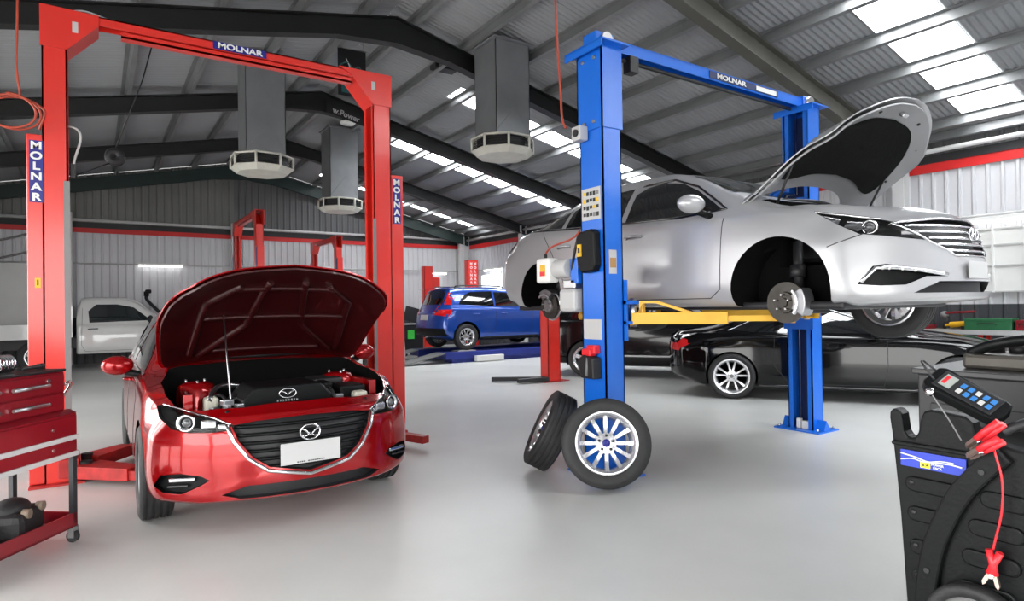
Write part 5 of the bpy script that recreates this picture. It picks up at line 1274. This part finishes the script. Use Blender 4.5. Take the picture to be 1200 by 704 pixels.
for (y, z) in ((.044, .956), (.175, .66)): MB().cyl((-.024, y, z), (-.018, y, z), .007, seg=16).build('panel_bolt', M_black, pn)
MB().lathe([(.085, -.02), (.108, -.024), (.115, -.012), (.115, .012), (.108, .024), (.085, .02)], axis='X', seg=48).xf(Matrix.Translation((-.04, .055, .553))).build('wheel', M_rubber, t); MB().lathe([(.001, -.018), (.088, -.012), (.088, .012), (.001, .018)], axis='X', seg=32, closed=False).xf(Matrix.Translation((-.04, .055, .553))).build('wheel_hub', M_grey, t)
# charger lying on top
t = thing('battery_charger', 'black handheld battery tester with blue buttons on the power pack trolley', 'charger', (1.93, .62, 1.085))
Rm = Matrix.Rotation(radians(-90), 4, 'Z')     # local X -> -Y in the world
Rc = Matrix.Translation((-.005, .155, .10)) @ Matrix.Rotation(radians(-92), 4, 'Z') @ Matrix.Rotation(radians(27), 4, 'Y') @ Matrix.Rotation(radians(34), 4, 'X') @ Matrix.Scale(.72, 4)
pol = spline([(0, .045, 0), (.03, .062, 0), (.10, .058, 0), (.24, .052, 0), (.265, .035, 0), (.268, 0, 0)], 5); pol = [(p.x, p.y) for p in pol]; pol = pol+[(a_, -b_) for a_, b_ in reversed(pol[:-1])]
cb = MB().prism(pol, -.025, .022, 'XY').xf(Rc).build('charger_case', M_plast, t, bevel=.010)
MB().bx(.03, .24, -.045, .045, .021, .027, .004).xf(Rc).build('face_plate', M_black, cb)
MB().bx(.045, .085, -.03, .03, .027, .030).xf(Rc).build('display', M_lcd, cb); MB().bx(.05, .062, -.02, .02, .030, .032).xf(Rc).build('display_band', M_clampred, cb)
for i in range(5):
    for j in range(2): MB().bx(.105+.026*i, .122+.026*i, -.028+.03*j, -.006+.03*j, .027, .031, .002).xf(Rc).build('button', M_cyan if (i+j) % 3 else M_lightgrey, cb)
MB().tube([Rc @ V(p) for p in spline([(-.0, .04, .0), (-.05, .03, .03), (-.03, -.01, .06), (.03, -.03, .035)], 6)], .003, 6).build('charger_lead', M_black, t)
MB().tube(spline([(-.05, .135, .06), (-.05, .11, .02), (-.052, .085, -.02), (-.055, .065, -.055)], 6), .0018, 6).build('thin_lead', M_grey, t)
MB().sph((-.05, .138, .065), .012).build('lead_plug', M_chrome, t)
def clamp(label, p, d, up, L_=.11, open_=.18):
    """crocodile clamp: two jaws with red grips"""
    X = V(d).normalized(); Z = V(up); Z = (Z-X*Z.dot(X)).normalized(); Y = Z.cross(X); M_ = Matrix(((X.x, Y.x, Z.x, p[0]), (X.y, Y.y, Z.y, p[1]), (X.z, Y.z, Z.z, p[2]), (0, 0, 0, 1)))
    o = thing('battery_clamp', label, 'clamp', (0, 0, 0))
    for sg in (1, -1):
        R3 = M_ @ Matrix.Rotation(sg*-open_*.5, 4, 'Y')
        g = MB().tube([R3 @ V(q) for q in ((0, 0, sg*.006), (-L_*.3, 0, sg*.010), (-L_*.75, 0, sg*.012))], .0085, 10).build('grip', M_clampred, o)
        MB().prism([(0, sg*.002), (.026, sg*.001), (.034, sg*.004), (.026, sg*.010), (0, sg*.011)], -.005, .005, 'XZ', R3).build('jaw', M_copper, o)
    MB().cyl(M_ @ V((0, -.011, 0)), M_ @ V((0, .011, 0)), .006, seg=12).build('pivot_pin', M_steel, o)
clamp('upper red battery clamp resting across the power pack trolley top', (1.865, .645, 1.040), (0, .70, -.72), (-.6, .3, .3), .095, .10)
clamp('lower red battery clamp beside the first on the trolley top', (1.850, .636, 1.016), (0, .78, -.62), (-.6, .2, .4), .075, .12)
clamp('red battery clamp hanging down the side of the power pack trolley', (1.862, .620, .705), (0, .10, -1), (0, 1, .1), .085, .75)
tag(MB().tube(spline([(1.868, .612, 1.02), (1.864, .596, .95), (1.864, .598, .87), (1.866, .612, .80), (1.866, .618, .77)], 8), .0028, 8).build('clamp_cable', M_clampred), 'red cable running down to the hanging battery clamp', 'cable')
tag(MB().tube(spline([(1.885, .600, 1.065), (1.90, .57, 1.085), (1.93, .53, 1.10), (2.0, .47, 1.10)], 8), .012, 8).build('jumper_cable', M_black), 'thick black cable leaving the red clamps to the right', 'cable')
t = thing('black_cabinet', 'black steel cabinet behind the power pack trolley', 'cabinet', (2.36, .62, 0))
MB().bx(0, .42, -.45, .37, .08, 1.145, .006).build('cabinet_body', M_black, t); MB().bx(-.012, .44, -.47, .385, 1.145, 1.165, .004).build('cabinet_top', mat('top_grey', (.02, .02, .022), .4), t); MB().bx(.03, .40, -.42, .34, 0, .08).build('plinth', M_black, t)
for z in (.62, .85): MB().bx(-.006, 0, -.40, .33, z, z+.2, .003).build('cabinet_door', M_black, t)
t = thing('metal_engine_part', 'grey metal engine part lying on the black cabinet', 'car part', (2.57, .74, 1.165))
MB().bx(-.12, .12, -.16, .15, 0, .05, .012).build('part_block', M_cast, t)
for k in range(4): MB().cyl((-.03+.02*k, -.11+.07*k, .05), (-.03+.02*k, -.11+.07*k, .078), .026, seg=20).build('part_port', M_black, t)
MB().tube(spline([(-.10, -.15, .05), (-.08, -.05, .10), (-.09, .06, .085), (-.08, .14, .05)], 6), .018, 10).build('part_pipe', M_plast, t)

# ================================================================== RIGHT WALL BENCH AND PANEL
t = thing('workbench', 'long workbench with red legs along the right wall', 'workbench', (11.33, 3.6, 0))
MB().bx(-.20, .18, -1.75, 1.2, .88, .93).build('bench_top', M_wood, t); MB().bx(-.22, -.20, -1.75, 1.2, .86, .93).build('bench_edge', M_lightgrey, t)
for y in (-1.6, -.7, .2, 1.1):
    for x in (-.16, .14): MB().bx(x-.025, x+.025, y-.025, y+.025, 0, .88).build('leg', M_redlift, t)
def boxy(name, label, cat, p, size, m, lid=None, rz=0):
    o = thing(name, label, cat, p, rz); sx, sy, sz = size
    MB().bx(-sx/2, sx/2, -sy/2, sy/2, 0, sz, .01).build('case', m, o)
    MB().bx(-sx/2-.006, sx/2+.006, -sy/2-.006, sy/2+.006, sz*.8, sz+.004, .004).build('lid', lid or m, o); MB().tube(spline([(-sx/2-.005, -sy*.2, sz*.5), (-sx/2-.03, -sy*.15, sz*.62), (-sx/2-.03, sy*.15, sz*.62), (-sx/2-.005, sy*.2, sz*.5)], 4), .006, 6).build('handle', M_black, o)
boxy('green_toolbox', 'long green toolbox on the right wall workbench', 'toolbox', (11.27, 3.70, .93), (.28, .60, .17), M_toolgreen)
boxy('red_toolbox', 'small red box at the right end of the green toolbox', 'toolbox', (11.27, 3.29, .93), (.24, .15, .15), M_toolred)
boxy('red_parts_tray', 'flat red parts box at the left end of the workbench', 'toolbox', (11.28, 4.62, .93), (.28, .26, .06), M_toolred)
o = thing('red_lamp_head', 'red and black hinged tool standing on the workbench', 'tool', (11.36, 4.18, .936))
MB().cyl((0, .18, 0), (0, .12, .20), .03).build('stem', M_black, o); MB().box((0, -.05, .26), (.10, .40, .035), Matrix.Rotation(-.06, 3, 'X'), .01).build('red_arm', M_toolred, o); MB().sph((0, .17, .22), .06).build('joint', M_grey, o)
o = thing('power_drill', 'yellow power tool lying on the workbench left of the green toolbox', 'tool', (11.25, 4.13, .93))
MB().cyl((0, -.12, .09), (0, .10, .07), .045).cyl((0, .10, .07), (0, .17, .062), .02).build('drill_body', M_yellow, o, auto=40); MB().box((0, -.08, .03), (.05, .07, .06), None, .01).build('drill_grip', M_black, o)
o = thing('bench_vice', 'dark vice fixed on the workbench right of the toolboxes', 'vice', (11.28, 2.6, .93)); MB().bx(-.08, .08, -.06, .06, 0, .12, .01).build('vice_body', M_cast, o); MB().bx(-.1, -.08, -.07, .07, .06, .15, .005).build('vice_jaw', M_steel, o); MB().cyl((-.2, 0, .09), (-.08, 0, .09), .012).build('vice_screw', M_steel, o)
t = thing('white_wall_panel', 'white gridded panel hung on the right wall past the sedan nose', 'panel', (XE-.075, 3.1, 1.5))
MB().bx(0, .02, -1.1, .86, 0, 1.0).build('panel_sheet', M_white, t)
for z in (.0, .40, .72, .97): MB().bx(-.02, 0, -1.1, .86, z, z+.022).build('panel_rail', M_lightgrey, t)
for y in (-.9, -.35, .22, .62): MB().bx(-.028, 0, y, y+.03, 0, 1.0).build('panel_upright', M_white, t)
o = thing('blue_cover', 'dark blue padded cover at the right edge by the workbench', 'cover', (10.35, 1.9, 0))
MB().sph((0, 0, .72), .25, (1, 1.3, .6)).build('padded_top', mat('cover_blue', (.02, .07, .16), .5), o); MB().cyl((0, 0, .03), (0, 0, .66), .04).build('stand', M_black, o); MB().cyl((0, 0, 0), (0, 0, .03), .2).build('stand_base', M_black, o)
